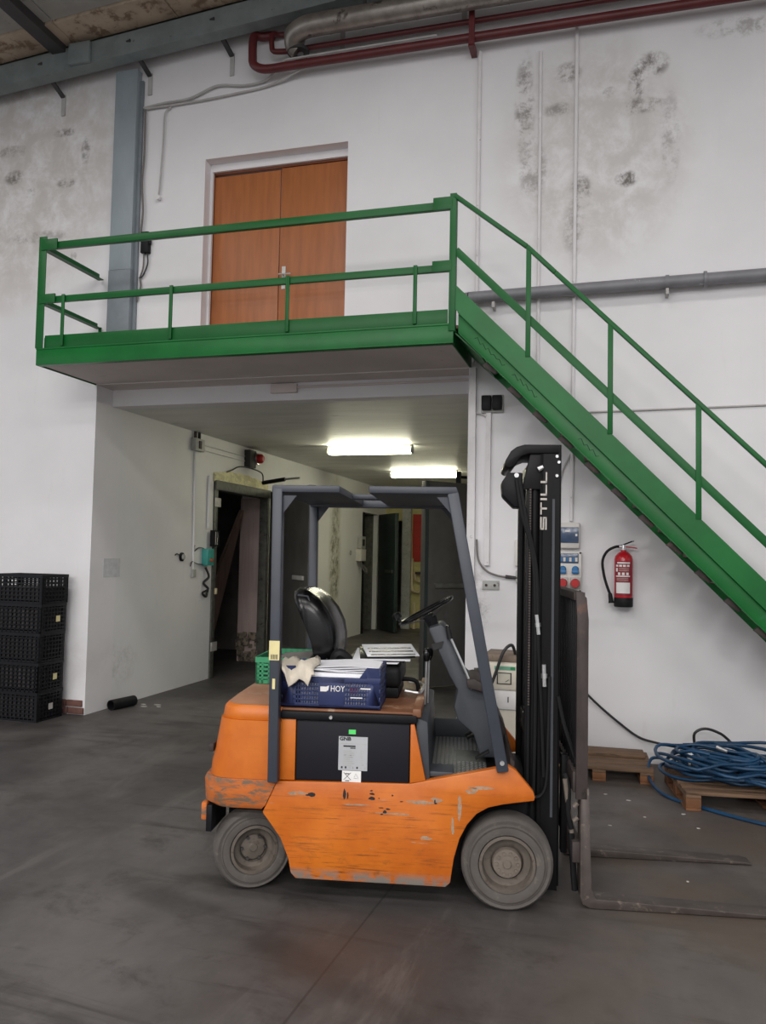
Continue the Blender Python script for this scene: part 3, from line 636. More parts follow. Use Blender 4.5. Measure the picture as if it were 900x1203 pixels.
for i in range(26):
    u = i/25; yy = D1a-.02+u*1.7
    ring.append([(XL+.001, yy, D1h-.02), (XL+.03+.015*random.random(), yy, D1h+.0), (XL+.028+.02*random.random(), yy, D1h+.06+.03*random.random()), (XL+.001, yy, D1h+.10+.07*math.sin(u*3.1)*random.uniform(.7, 1.1))])
b.loft(ring); b.build('foam_seal', M_FOAM, d2)
lf = bpy.data.objects.new('door_leaf', None); C.objects.link(lf); lf.parent = d2; lf.location = (XL+.05, D1b-.04, 0); lf.rotation_euler = (0, 0, R(-47))
MB().box(0, 1.62, -.0, .10, .02, 2.64).build('leaf_panel', M_LEAF, lf, bevel=.006)
MB().box(1.1, 1.5, -.03, -.001, 1.32, 1.38).build('lock_bar', M_STEELP, lf, bevel=.004)
MB().box(.02, 1.6, -.006, -.0005, .05, .35).build('kick_plate', M_FRAMED, lf)
cl = thing('door_closer', 'black telescopic closer arm above the cold room doorway', 'door closer')
MB().tube([(-5.0, 3.75, 2.72), (-4.62, 3.68, 2.765)], .03, 8).build('cylinder', M_BLACK, cl)
MB().tube([(-4.62, 3.68, 2.765), (-4.36, 3.62, 2.78)], .014, 8).build('rod', M_CHROME, cl)
MB().tube(smooth_path([(XL+.02, 2.95, 2.80), (XL+.05, 3.05, 2.84), (XL+.08, 3.2, 2.90), (XL+.12, 3.45, 2.91), (XL+.2, 3.7, 2.86), (XL+.2, 3.76, 2.74)], 6), .010, 6).build('cable', M_CABLE, cl)
o = MB().add([(XL-.75, 3.15, .001), (XL-.62, 3.72, .001), (XL-.35, 4.30, 2.35), (XL-.36, 4.25, 2.35), (XL-.80, 3.18, .001), (XL-.67, 3.75, .001), (XL-.40, 4.30, 2.35), (XL-.41, 4.25, 2.35)],
      [(0, 1, 2, 3), (7, 6, 5, 4), (0, 4, 5, 1), (1, 5, 6, 2), (2, 6, 7, 3), (3, 7, 4, 0)]).build('leaning_board', M_BOARD)
tag(o, 'brown board leaning inside the dark cold room doorway', 'board')
b = MB(); random.seed(5)
for i in range(26):
    x = XL-.1-random.random()*.32; z = random.random()*.42; r = .03+.04*random.random()
    b.box(x-r, x+r, D1b-.07-.05*random.random()*(1-z), D1b-.03, max(0.001, z-r), z+r)
o = b.build('rubble', M_RUBBLE, bevel=.012); tag(o, 'crumbled plaster rubble at the foot of the doorway reveal', 'rubble'); o['kind'] = 'stuff'
# controls beside the doorway
tl = thing('control_box', 'small teal control box with orange knob beside the cold room doorway', 'control box', (XL, 2.42, 1.62))
MB().box(.001, .09, -.08, .10, -.11, .11).build('case', M_TEAL, tl, bevel=.008)
MB().lathe([(0, 0), (.022, 0), (.018, .035), (0, .04)], 12, 'x', (.09, .0, -.04)).build('knob', M_ORKNOB, tl)
MB().tube(smooth_path([(.02, -.05, .11), (.02, -.2, .12), (.02, -.32, .07), (.02, -.3, .15)], 5), .006, 6).build('cable', M_CABLE, tl)
MB().tube(smooth_path([(.02, -.05, -.1), (.02, -.22, -.09), (.02, -.36, -.06), (.02, -.40, -.12)], 5), .006, 6).build('cable', M_CABLE, tl)
o = MB().tube(smooth_path([(XL+.02, 2.42, 1.48), (XL+.05, 2.46, 1.36), (XL+.02, 2.38, 1.28), (XL+.05, 2.45, 1.2), (XL+.02, 2.36, 1.15), (XL+.03, 2.44, 1.10), (XL+.02, 2.5, 1.18)], 8), .016, 6).build('cable_bundle', M_CABLE); tag(o, 'tangle of black cable hanging under the teal control box', 'cable')
bl = thing('bulkhead_lamp', 'small caged lamp above the teal control box', 'lamp', (XL, 2.58, 1.87))
MB().box(.02, .08, -.05, .06, -.09, .09).build('glass', M_PLASTIC, bl, bevel=.012)
b = MB()
for y in (-.055, .005, .065): b.box(.02, .09, y-.006, y+.006, -.1, .1)
for z in (-.1, .1): b.box(.02, .09, -.06, .07, z-.008, z+.008)
b.build('cage', M_BLACK, bl)
pb = thing('push_button', 'round black push button on the passage wall', 'button', (XL, 1.82, 1.62))
MB().lathe([(0, .001), (.055, .001), (.055, .02), (.04, .03), (.0, .03)], 20, 'x').build('bezel', M_BLACK, pb)
MB().lathe([(0, .03), (.035, .03), (.03, .045), (0, .045)], 16, 'x').build('button', M_BOXG, pb)
MB().tube(smooth_path([(.01, -.06, .02), (.01, -.12, .04), (.01, -.16, .02)], 4), .006, 6).build('cable', M_CABLE, pb)
o = MB().box(XL+.001, XL+.004, .22, .52, 1.40, 1.60).build('notice_sheet', mat('faded_notice', (204, 205, 208), .8, var=.08, scale=22)); tag(o, 'faded paper notice stuck on the passage wall', 'notice')
o = MB().box(XL+.001, XL+.03, 2.08, 2.16, 1.36, 1.46).build('cable_outlet', M_BOXG, bevel=.004); tag(o, 'small grey cable outlet under the thin passage conduit', 'outlet')
def condx(y0, z0, y1, z1, r, label, m=M_PASS):
    o = MB().cyl((XL+r+.001, y0, z0), (XL+r+.001, y1, z1), r, 8).build('conduit', m); tag(o, label, 'conduit'); return o
condx(2.06, 2.97, 2.10, 1.47, .014, 'painted conduit running down the passage wall from the grey box')
condx(2.45, 2.70, 2.45, 2.0, .02, 'painted conduit beside the cold room door jamb')
condx(2.22, 3.09, 3.50, 3.09, .012, 'upper level conduit between the grey box and the alarm beacon')
condx(2.22, 3.02, 3.50, 3.02, .012, 'lower level conduit between the grey box and the alarm beacon')
gb = thing('junction_box', 'grey junction box with two pipe stubs under the passage ceiling', 'box', (XL, 2.08, 3.06))
MB().box(.001, .07, -.11, .13, -.08, .08).build('case', M_BOXG, gb, bevel=.008)
for y in (-.05, .05): MB().cyl((.03, y, .07), (.03, y, LZ-3.062), .02, 10).build('pipe_stub', M_RUST, gb)
MB().box(.07, .085, -.03, .03, -.05, .05).build('cover', M_RUST, gb, bevel=.004)
ab = thing('alarm_beacon', 'red lensed alarm beacon on a dark bracket below the passage ceiling', 'beacon', (XL, 3.66, 3.05))
MB().box(.001, .1, -.14, .06, -.12, .14).build('bracket', M_DARKST, ab, bevel=.008)
MB().lathe([(0, .1), (.07, .1), (.07, .17), (.04, .2), (0, .2)], 16, 'x', (0, .1, .03)).build('lens', M_REDSOCK, ab)
MB().lathe([(.075, .08), (.09, .08), (.09, .12), (.075, .12)], 16, 'x', (0, .1, .03)).build('guard_ring', M_CHROME, ab)

# right hand cold-room leaf
d3 = bpy.data.objects.new('door_3', None); C.objects.link(d3); struct(d3, 'dark cold room door standing open into the passage from its right wall', 'door')
MB().box(XR-.03, XR+.1, 4.1, 4.2, 0, 2.66).build('frame_jamb', M_FRAMED, d3)
lf = bpy.data.objects.new('door_leaf', None); C.objects.link(lf); lf.parent = d3; lf.location = (XR-.05, 4.1, 0); lf.rotation_euler = (0, 0, R(180+46))
MB().box(0, 1.55, 0, .10, .02, 2.66).build('leaf_panel', M_LEAF, lf, bevel=.006)
MB().box(.55, 1.4, .1005, .13, 1.28, 1.34).build('lock_bar', M_FRAMED, lf, bevel=.004)
MB().box(1.50, 1.551, .1005, .106, .02, 2.66).build('edge_trim', M_LEAFG, lf)
cl = thing('door_closer', 'dark closer bracket on top of the right hand cold room door', 'door closer')
b = MB(); b.tube([(-2.0, 3.4, 2.75), (-1.5, 3.8, 2.75)], .02, 8); b.build('rod', M_BLACK, cl); MB().box(-2.03, -1.97, 3.36, 3.42, 2.665, 2.82).build('bracket', M_BLACK, cl)

# second doorway deeper on the left wall and fittings at the end of the passage
d4 = bpy.data.objects.new('door_4', None); C.objects.link(d4); struct(d4, 'far doorway with dark green leaf near the end of the passage', 'door')
MB().box(XL-.1, XL+.02, 9.35, 9.45, 0, 2.6).build('frame_jamb', M_BLACK, d4)
MB().box(XL-T, XL-.1, 10.42, 10.5, 0, 2.6).build('reveal_lining', M_FRAMED, d4)
lf = bpy.data.objects.new('door_leaf', None); C.objects.link(lf); lf.parent = d4; lf.location = (XL+.03, 10.45, 0); lf.rotation_euler = (0, 0, R(-52))
MB().box(0.02, 1.0, 0, .08, .02, 2.6).build('leaf_panel', M_LEAFG, lf, bevel=.005)
MB().box(.5, .9, -.02, -.001, 1.3, 1.36).build('lock_bar', M_FRAMED, lf)
eb2 = thing('fuse_box', 'pale fuse box with hanging cable loop by the far doorway', 'fuse box', (XL, 9.05, 1.75))
MB().box(.001, .12, -.12, .22, -.2, .05).build('case', M_PLASTIC, eb2, bevel=.008)
MB().box(.001, .1, -.05, .24, .06, .32).build('upper_case', M_BOXG, eb2, bevel=.008)
MB().box(.1, .105, .0, .16, .12, .26).build('window', M_INK, eb2)
MB().tube(smooth_path([(.06, .0, -.2), (.1, .05, -.35), (.14, .2, -.45), (.1, .32, -.38), (.05, .2, -.28), (.08, .05, -.32)], 6), .018, 8).build('cable', M_CABLEG, eb2)
o = MB().lathe([(0, .001), (.05, .001), (.05, .02), (0, .025)], 16, 'x', (XL, 8.55, 1.72)).build('push_button', M_BOXG); tag(o, 'round grey button left of the far fuse box', 'button')
def endpost(x0, x1, m, label, y=10.9, z1=LZ-.01):
    o = MB().box(x0, x1, y, y+.12, .001, z1).build('post', m); tag(o, label, 'post'); return o
endpost(-4.72, -4.52, M_BOXG, 'greenish grey post at the end of the passage beside the dark green door')
endpost(-4.14, -4.02, M_BOXG, 'grey post right of the yellow wall strip at the passage end', 10.6)
o = MB().box(-4.53, -4.30, 11.15, 11.19, 1.55, 2.65).build('red_strip', M_REDW); tag(o, 'red painted strip of wall at the end of the passage', 'panel')
pe = thing('beige_pipe', 'beige looped pipes below the red strip at the passage end', 'pipe', (-4.45, 11.05, 0))
MB().tube(smooth_path([(-.06, 0, 1.62), (-.06, 0, 1.2), (-.05, 0, .95), (.0, 0, .86), (.12, 0, .84)], 6), .035, 10).build('pipe', M_BEIGEP, pe)
MB().tube(smooth_path([(.0, 0, 1.3), (.04, 0, 1.14), (.14, 0, 1.1), (.24, 0, 1.1), (.25, 0, 1.0), (.25, 0, .001)], 6), .03, 10).build('pipe', M_BEIGEP, pe)
MB().tube([(.0, .02, .001), (.0, .02, .6)], .04, 10).build('pipe', M_BEIGEP, pe)
MB().box(.02, .3, -.03, .03, 1.26, 1.31).build('valve', M_RUST, pe)

# ------------------------------------------------------------------ crates
def crate(L, W, H, mb_solid=None, rows=5, cols=9, colw=6, t=.012, low=None, base_t=.02):
    """open lattice crate centred in x, y; z from 0; low = reduced rim height on the long sides' middle"""
    b = MB(); hx, hy = L/2, W/2
    for sx in (-1, 1):
        for sy in (-1, 1):
            b.box(sx*hx-(t*2.6 if sx > 0 else 0), sx*hx+(0 if sx > 0 else t*2.6), sy*hy-(t if sy > 0 else 0), sy*hy+(0 if sy > 0 else t), 0, H)
            b.box(sx*hx-(t if sx > 0 else 0), sx*hx+(0 if sx > 0 else t), sy*hy-(t*2.6 if sy > 0 else 0), sy*hy+(0 if sy > 0 else t*2.6), 0, H)
    b.box(-hx, hx, -hy, hy, 0, base_t)
    for sy in (-1, 1):
        y0, y1 = (hy-t, hy) if sy > 0 else (-hy, -hy+t)
        top = low or H
        b.box(-hx, hx, y0-(.004 if sy < 0 else 0), y1+(.004 if sy > 0 else 0), top-.03, top)
        for r in range(rows): z = base_t+(top-.05)*(r+.5)/rows; b.box(-hx, hx, y0, y1, z-.006, z+.006)
        for c in range(cols+1): x = -hx+L*c/cols; b.box(max(x-.006, -hx), min(x+.006, hx), y0, y1, 0, top)
    for sx in (-1, 1):
        x0, x1 = (hx-t, hx) if sx > 0 else (-hx, -hx+t)
        b.box(x0-(.004 if sx < 0 else 0), x1+(.004 if sx > 0 else 0), -hy, hy, H-.03, H)
        for r in range(rows): z = base_t+(H-.05)*(r+.5)/rows; b.box(x0, x1, -hy, hy, z-.006, z+.006)
        for c in range(colw+1): y = -hy+W*c/colw; b.box(x0, x1, max(y-.006, -hy), min(y+.006, hy), 0, H)
    return b
M_CONT = [mat('crate_contents', (48, 44, 44), .8, var=.4, scale=9, stretch=(3, 3, .4)), mat('crate_contents_b', (60, 56, 56), .8, var=.5, scale=8, stretch=(4, 4, .3))]
cm = crate(.60, .38, .286, rows=6, cols=12, colw=8).mesh('black_crate')
pos = ['lowest of the stack, standing on the floor', 'second from the floor in the stack', 'middle of the stack', 'second from the top of the stack', 'topmost of the stack']
for i in range(5):
    t = thing('plastic_crate', 'black lattice plastic crate against the white wall, ' + pos[i], 'crate', (-5.69+.008*random.uniform(-1, 1)+.004*i, -.30+.006*random.uniform(-1, 1), .287*i), R(random.uniform(-1.5, 1.5)), 'stacked black crates')
    o = bpy.data.objects.new('lattice', cm); C.objects.link(o); o.parent = t
    if i == 0: cm.materials.append(M_CRBLK)
    MB().box(-.27, .27, -.165, .165, .022, .25 if i < 4 else .16).build('contents', M_CONT[i % 2], t, bevel=.01)
    if i in (0, 1, 3):
        MB().box(.301, .303, -.02+.05*(i % 2), .04+.05*(i % 2), .10, .16).build('label', M_LABELY if i else M_SCRAP, t)
# goods inside show as dull panels
# brick plinth courses beside the crates
pl = bpy.data.objects.new('trim_1', None); C.objects.link(pl); struct(pl, 'two exposed red brick courses at the foot of the wall corner', 'trim')
for r in range(2):
    for k in range(2):
        x1 = -5.205-.02*r-k*.19
        MB().box(x1-.18, x1, -.025, .0, .008+.075*r, .072+.075*r).build('brick', M_BRICK, pl, bevel=.006)
pp = thing('pipe_offcut', 'short black plastic pipe offcut lying at the passage wall foot', 'pipe', (-5.07, .47, .055), R(80))
MB().lathe([(.045, -.17), (.055, -.17), (.055, .17), (.045, .17), (.045, -.17)], 18, 'x').build('shell', M_BLACK, pp)
random.seed(11)
for x, y in ((-4.9, .62), (-4.82, .75), (-4.97, .72), (-4.75, .66), (-.02, -1.75), (.45, -1.35), (.2, -1.5), (.52, -1.62), (.33, -2.25), (.1, -1.15), (-.05, -1.05), (.38, -2.55)):
    n = 6; rr = random.uniform(.006, .015) if x > -3 else random.uniform(.015, .03); a0 = random.random()*6
    pts = [(rr*random.uniform(.6, 1.2)*math.cos(a0+6.283*i/n)*1.6, rr*random.uniform(.5, 1)*math.sin(a0+6.283*i/n)) for i in range(n)]
    o = MB().prism(pts, 0, .004, 'z').build('litter_scrap', M_SCRAP, loc=(x, y, .001))
    tag(o, 'white paper scrap on the floor at the passage mouth' if x < -3 else 'pale scrap of litter on the floor by the forks', 'litter', 'scraps by the passage' if x < -3 else 'scraps near the forks')

# ------------------------------------------------------------------ charger, jerrycan, pallets, hose
ch = thing('battery_charger', 'cream battery charger cabinet with dirty brown top behind the mast', 'charger', (-.80, -.34, .001))
MB().box(-.22, .22, -.18, .22, .06, .84).build('cabinet', M_CREAM, ch, bevel=.006)
for x in (-.2, .16): MB().box(x, x+.04, -.17, .21, 0, .06).build('foot', M_DARKST, ch)
MB().box(-.235, .235, -.19, .23, .84, .895).build('top_cover', M_TOPBR, ch, bevel=.006)
fp = MB().box(-.17, .12, -.186, -.181, .62, .82).build('meter_panel', M_CREAM, ch, bevel=.002)
b = MB(); b.box(-.12, .0, -.192, -.1865, .66, .755); b.build('meter_frame', M_DARKST, fp, bevel=.002)
MB().box(-.11, -.01, -.194, -.1922, .668, .747).build('meter_face', M_GLASSM, fp)
MB().bar((-.05, -.1945, .68), (-.02, -.1945, .70), .004, .004).build('needle', M_INK, fp)
MB().box(-.14, .03, -.1885, -.1862, .775, .805).build('green_label', mat('charger_green_label', (120, 176, 148), .5), fp)
MB().box(-.01, .03, -.1895, -.1886, .778, .802).build('green_logo', mat('charger_green_logo', (40, 140, 90), .5), fp)
MB().box(-.17, .12, -.186, -.181, .46, .605).build('control_panel', M_WHITE, ch, bevel=.002)
MB().box(-.03, -.022, -.190, -.1862, .515, .56).build('switch', M_INK, ch)
for z in (.455, .612): MB().box(-.20, .14, -.184, -.1802, z-.004, z+.004).build('seam', M_BOXG, ch)
MB().tube(smooth_path([(.02, -.1, .89), (.0, -.19, .98), (-.06, -.235, .93), (-.12, -.245, .76), (-.17, -.25, .62)], 8), .013, 8).build('cable', M_CABLE, ch)
MB().box(-.20, -.14, -.28, -.22, .44, .62).build('plug', M_BLACK, ch, bevel=.008)
jc = thing('jerrycan', 'white plastic jerrycan standing at the edge of the passage mouth', 'jerrycan', (-1.41, .95, 0))
MB().box(-.10, .10, -.12, .12, .001, .34).build('body', M_JERRY, jc, bevel=.035, seg=3)
MB().lathe([(.0, .33), (.03, .33), (.03, .385), (0, .385)], 14, 'z', (.04, 0, 0)).build('cap', M_REDSOCK, jc)
MB().tube(smooth_path([(-.08, 0, .33), (-.08, 0, .39), (-.02, 0, .40), (.0, 0, .34)], 5), .012, 8).build('handle', M_JERRY, jc)

def pallet(label, loc, rz, L, W, nb, bm_, blk, H=.14, group=None):
    t = thing('pallet', label, 'pallet', loc, rz, group)
    bw = (W-(nb-1)*.03)/nb
    for k in range(nb):
        y0 = -W/2+k*(bw+.03)
        MB().box(-L/2, L/2, y0, y0+bw, H-.022, H).build('deck_board', bm_, t, bevel=.003)
    for x in (-L/2+.05, 0, L/2-.05):
        MB().box(x-.05, x+.05, -W/2, W/2, H-.044, H-.0225).build('cross_board', bm_, t, bevel=.003)
        for y in (-W/2+.05, 0, W/2-.05): MB().box(x-.05, x+.05, y-.05, y+.05, .02, H-.0445).build('block', blk, t, bevel=.004)
        MB().box(x-.05, x+.05, -W/2, W/2, .001, .02).build('skid_board', blk, t, bevel=.003)
    return t
pallet('weathered wooden pallet with end boards lying by the wall behind the fork carriage', (-.12, -.41, 0), R(3), .80, .60, 4, M_WOOD1, M_WOOD2, H=.11)
ea = thing('plank_stack', 'weathered board lying on the pallet behind the fork carriage', 'board', (-.12, -.24, .111), R(3))
MB().box(-.38, .36, -.12, .12, 0, .022).build('plank', M_WOOD1, ea, bevel=.003)
pallet('low wooden pallet under the coiled blue hose', (1.02, -.82, 0), R(8), 1.2, .72, 6, M_WOOD1, M_WOOD2, H=.13)
random.seed(21); pts = []
cx, cy = .80, -.78
for i in range(21):
    ox, oy = random.uniform(-.16, .34), random.uniform(-.10, .14); rx, ry = random.uniform(.22, .50), random.uniform(.16, .42); ph = random.random()*6.28
    tl_ = random.uniform(-.35, .35)
    for k in range(14):
        a = ph+6.2832*k/14; u_ = rx*math.cos(a); v_ = ry*math.sin(a)*(1+.2*math.sin(2*a+i))
        x = cx+ox+u_*math.cos(tl_)-v_*math.sin(tl_); y = min(cy+oy+u_*math.sin(tl_)+v_*math.cos(tl_), -.05)
        z = .150+.0075*i+.02*math.sin(3*a+i)*(.3+.7*random.random())+.012*random.random()
        edge = max(0.0, -(y+1.20))/.25
        pts.append((x, y, max(.03, z-.16*edge)))
pts = smooth_path(pts[::1], 2)
hz = thing('water_hose', 'tangled coil of blue hose heaped on the low pallet', 'hose')
MB().tube(pts, .0125, 6).build('coil', M_HOSE, hz, ang=80)
MB().tube(smooth_path([(.36, -.55, .18), (.28, -.5, .15), (.26, -.7, .06), (.36, -.98, .016), (.62, -1.22, .014), (1.0, -1.45, .014), (1.5, -1.5, .014)], 8), .0125, 8).build('loose_end', M_HOSE, hz)
MB().tube(smooth_path([(.32, -.5, .2), (.4, -.62, .22), (.6, -.80, .18), (.9, -.9, .16), (1.2, -.85, .2)], 8), .0125, 8).build('loose_end', M_HOSE, hz)
MB().tube(smooth_path([(.62, -.25, .24), (.62, -.27, .33), (.70, -.26, .37), (.82, -.22, .33), (.9, -.2, .26)], 8), .011, 8).build('black_loop', M_CABLE, hz)
MB().tube([(.73, -.72, .33), (.80, -.75, .31)], [.016, .012], 10).build('connector', M_CHROME, hz)
b = MB(); b.box(-.04, .04, -.02, .02, -.05, .05); o = b.build('tag', M_WHITE, hz, bevel=.012, loc=(.56, -.80, .25), rot=(R(-30), 0, R(20)))
o = MB().tube(smooth_path([(-.28, -.12, .62), (-.12, -.06, .46), (.05, -.035, .32), (.2, -.04, .22), (.34, -.12, .20), (.5, -.3, .215)], 8), .010, 8).build('supply_cable', M_CABLE); tag(o, 'dark cable sagging along the wall down to the blue hose coil', 'cable')

# ------------------------------------------------------------------ forklift
FK = thing('forklift', 'worn orange electric forklift with dark blue overhead guard and black mast', 'forklift', (-.48, -3.232, 0), R(10.5))
WD = 1.04
side = [(-1.141, .570), (-1.209, .414), (-1.170, .365), (-1.115, .293), (-1.075, .20), (-1.060, .13), (-1.035, .104), (-.300, .104), (-.278, .125), (-.262, .24), (-.236, .335), (-.20, .405), (-.156, .457), (-.10, .49), (-.034, .507), (.04, .520), (.118, .532), (.122, .55), (.114, .575), (.03, .672), (-.004, .692), (-.384, .608), (-.483, .586)]
MB().prism(side, 0, .05).build('side_panel', M_OR, FK, bevel=.006)
MB().prism(side, WD-.05, WD).build('side_panel', M_OR, FK, bevel=.006)
MB().box(-1.05, -.29, .055, WD-.055, .13, .57).build('chassis', M_BLACK, FK)
MB().box(-.29, .10, .21, WD-.21, .12, .56).build('axle_housing', M_BLACK, FK)
MB().box(-1.45, -1.06, .26, WD-.26, .18, .43).build('steer_axle', M_BLACK, FK)
MB().prism([(-.288, .37), (-.23, .47), (-.1, .51), (.1, .53), (.1, .55), (-.28, .55)], .05, .21).build('wheel_arch', M_BLACK, FK)
M_SCRAPE = mat('bare_scrape', (158, 134, 112), .6, var=.2, scale=30, dirt=(190, 112, 50), dirt_amt=.45, dirt_scale=40)
# scratches, faded lettering left on the side panel
random.seed(4)
b = MB()
for x, z, ww, hh in ((-.96, .512, .045, .03), (-.985, .51, .02, .012), (-.80, .523, .018, .055), (-.785, .518, .01, .05), (-.665, .508, .04, .02), (-.663, .53, .03, .012), (-.668, .545, .016, .01), (-.565, .527, .012, .012), (-.63, .51, .008, .008), (-.355, .50, .018, .012), (-.358, .51, .008, .02), (-.60, .445, .02, .02), (-.585, .46, .025, .012), (-.615, .435, .015, .01), (-.62, .465, .03, .006), (-.52, .50, .02, .006)):
    n = 7; pts = [(x+ww/2*random.uniform(.6, 1.1)*math.cos(6.283*i/n), z+hh/2*random.uniform(.6, 1.1)*math.sin(6.283*i/n)) for i in range(n)]
    MB().prism(pts, -.0012, .001).build('faded_letter_mark', M_INK, FK)
b = MB()
for x, z, ww, hh in ((-1.04, .515, .13, .022), (-.42, .50, .16, .02), (-.13, .583, .13, .025), (-.55, .44, .20, .012), (-.40, .33, .07, .025), (-.75, .475, .14, .012), (-.35, .515, .06, .03), (-.24, .50, .025, .16), (-.18, .57, .07, .05), (-.27, .40, .02, .1)):
    n = 9; pts = [(x+ww/2*random.uniform(.5, 1.1)*math.cos(6.283*i/n), z+hh/2*random.uniform(.5, 1.1)*math.sin(6.283*i/n)) for i in range(n)]
    MB().prism(pts, -.0008, .001).build('bare_scrape', M_SCRAPE, FK)
# counterweight
def ring(xr, y0, r, z, xf=-1.125): return rrect(xr, xf, y0, WD-y0, r, z, 5, (0, 1, 1, 0))
MB().loft([ring(-1.505, .0, .12, .575), ring(-1.50, .0, .12, .64), ring(-1.485, .002, .12, .70), ring(-1.46, .006, .12, .86)]).build('counterweight', M_OR, FK, ang=30)
MB().loft([ring(-1.452, .014, .12, .861), ring(-1.452, .012, .12, .868), ring(-1.45, .01, .12, .88), ring(-1.445, .014, .12, .915), ring(-1.43, .03, .12, .932)]).build('counterweight_lip', M_OR, FK, ang=40)
MB().loft([ring(-1.428, .032, .12, .9325), ring(-1.41, .09, .14, .95), ring(-1.38, .22, .16, .972)]).build('counterweight_top', M_ORTOP, FK, ang=60)
bs = MB(); bs.loft([rrect(-1.49, -1.215, .01, WD-.01, .11, .428, 5, (0, 1, 1, 0)), rrect(-1.528, -1.195, -.004, WD+.004, .12, .45, 5, (0, 1, 1, 0)), rrect(-1.535, -1.147, -.006, WD+.006, .12, .555, 5, (0, 1, 1, 0)), rrect(-1.525, -1.140, -.004, WD+.004, .12, .574, 5, (0, 1, 1, 0))])
bs.build('counterweight_base', M_SCUFF, FK, ang=40)
b = MB(); b.box(-1.5, -1.47, .02, .28, .30, .43); b.build('mud_flap', M_BLACK, FK, bevel=.004)
b = MB(); b.box(-1.53, -1.50, .03, .16, .35, .44); b.build('bumper_stop', M_SCUFF, FK, bevel=.008)
MB().box(-1.515, -1.49, .08, .16, .68, .72).build('tail_reflector', M_RUST, FK, bevel=.004)
# battery compartment
MB().box(-1.125, -1.052, .004, .04, .577, .90).build('corner_strip', M_OR, FK, bevel=.003)
MB().prism([(-.482, .588), (-.405, .604), (-.463, .872), (-.482, .872)], .002, .04).build('corner_strip', M_OR, FK, bevel=.003)
MB().box(-1.05, -.485, .016, WD-.016, .576, .872).build('battery_box', M_BATT, FK, bevel=.003)
bp_ = MB().box(-1.047, -.487, .009, .0155, .584, .868).build('battery_panel', M_BATT, FK, bevel=.003)
lb_ = MB().box(-.836, -.692, .0075, .0088, .636, .800).build('battery_label', M_LABELG, bp_)
text('lettering', 'GNB', .024, M_INK, lb_, (-.803, .0072, .788), (R(90), 0, 0), .0006, 'CENTER', 1.15, .0009)
MB().box(-.83, -.70, .0068, .0074, .764, .767).build('rule_line', M_BOXG, lb_)
MB().box(-.812, -.752, .0068, .0074, .750, .757).build('print_line', M_INK, lb_)
MB().box(-.778, -.752, .0068, .0074, .742, .747).build('print_line', M_INK, lb_)
for k in range(8): MB().box(-.812, -.812+random.uniform(.03, .06), .0068, .0074, .728-.010*k, .732-.010*k).build('print_line', M_BOXG, lb_)
for k in range(7): MB().box(-.725, -.712, .0068, .0074, .728-.011*k, .732-.011*k).build('print_line', M_BOXG, lb_)
for k in range(7): MB().box(-.822+.019*k, -.814+.019*k, .0068, .0074, .645, .655).build('symbol', M_INK if k in (0, 1, 4) else M_BOXG, lb_)
ws = MB().box(-.816, -.722, .0075, .0088, .580, .634).build('warning_sticker', M_WHITE, bp_)
b = MB(); b.bar((-.808, .007, .59), (-.772, .007, .626), .0015, .003, (0, 1, 0)); b.bar((-.772, .007, .59), (-.808, .007, .626), .0015, .003, (0, 1, 0)); b.box(-.80, -.78, .0065, .0073, .584, .588); b.box(-.80, -.78, .0065, .0073, .618, .622); b.build('crossed_bin_symbol', M_INK, ws)
b = MB()
for k in range(3):
    a = R(90+120*k); c0 = (-.747+.013*math.cos(a), .607+.015*math.sin(a)); a2 = R(90+120*(k+1)); c1 = (-.747+.013*math.cos(a2), .607+.015*math.sin(a2))
    b.bar((c0[0], .007, c0[1]), (c1[0]*.8+c0[0]*.2, .007, c1[1]*.8+c0[1]*.2), .0015, .0035, (0, 1, 0))
b.build('recycling_symbol', M_BOXG, ws)
MB().box(-.787, -.752, .0075, .0088, .812, .834).build('green_sticker', M_LABELGREEN, bp_)
MB().box(-1.13, -.45, -.006, WD+.006, .874, .917).build('hood_edge', M_BLACK, FK, bevel=.01)
MB().box(-1.125, -.455, .004, WD-.004, .9175, .928).build('hood_top', M_BROWN, FK, bevel=.003)
MB().box(-.475, -.43, .0, WD, .905, .948).build('hood_lip', M_BROWN, FK, bevel=.008)
MB().lathe([(0, -.012), (.008, -.012), (.01, 0), (0, 0)], 10, 'y', (-.875, -.006, .893)).build('rivet', M_CHROME, FK)
MB().tube(smooth_path([(-.60, .6, .93), (-.60, .6, .985), (-.56, .6, 1.0), (-.49, .6, .99), (-.475, .6, .93)], 5), .012, 8).build('hood_handle', M_BLACK, FK)
# floor and step
MB().box(-.42, .01, .04, WD-.04, .585, .605).build('floor_pan', M_BLACK, FK)
tp = MB().box(-.385, -.10, .08, WD-.08, .606, .612).build('floor_plate', M_TREAD, FK)
b = MB()
for i in range(13):
    for j in range(38):
        x = -.375+.022*i; y = .095+.0226*j; s = 1 if (i+j) % 2 else -1
        if 0.38 < y < .62 and x > -.25: continue
        b.bar((x-.006, y-.006*s, .6125), (x+.006, y+.006*s, .6125), .004, .003)
o = b.build('tread_pattern', M_CHROME, tp); o['kind'] = 'stuff'
MB().box(-.39, -.27, .045, .20, .612, .64).build('step_mat', M_GREY, FK, bevel=.006)
MB().prism([(-.455, .60), (-.385, .60), (-.40, .88), (-.455, .90)], .03, WD-.05).build('seat_bulkhead', M_GREY, FK, bevel=.004)
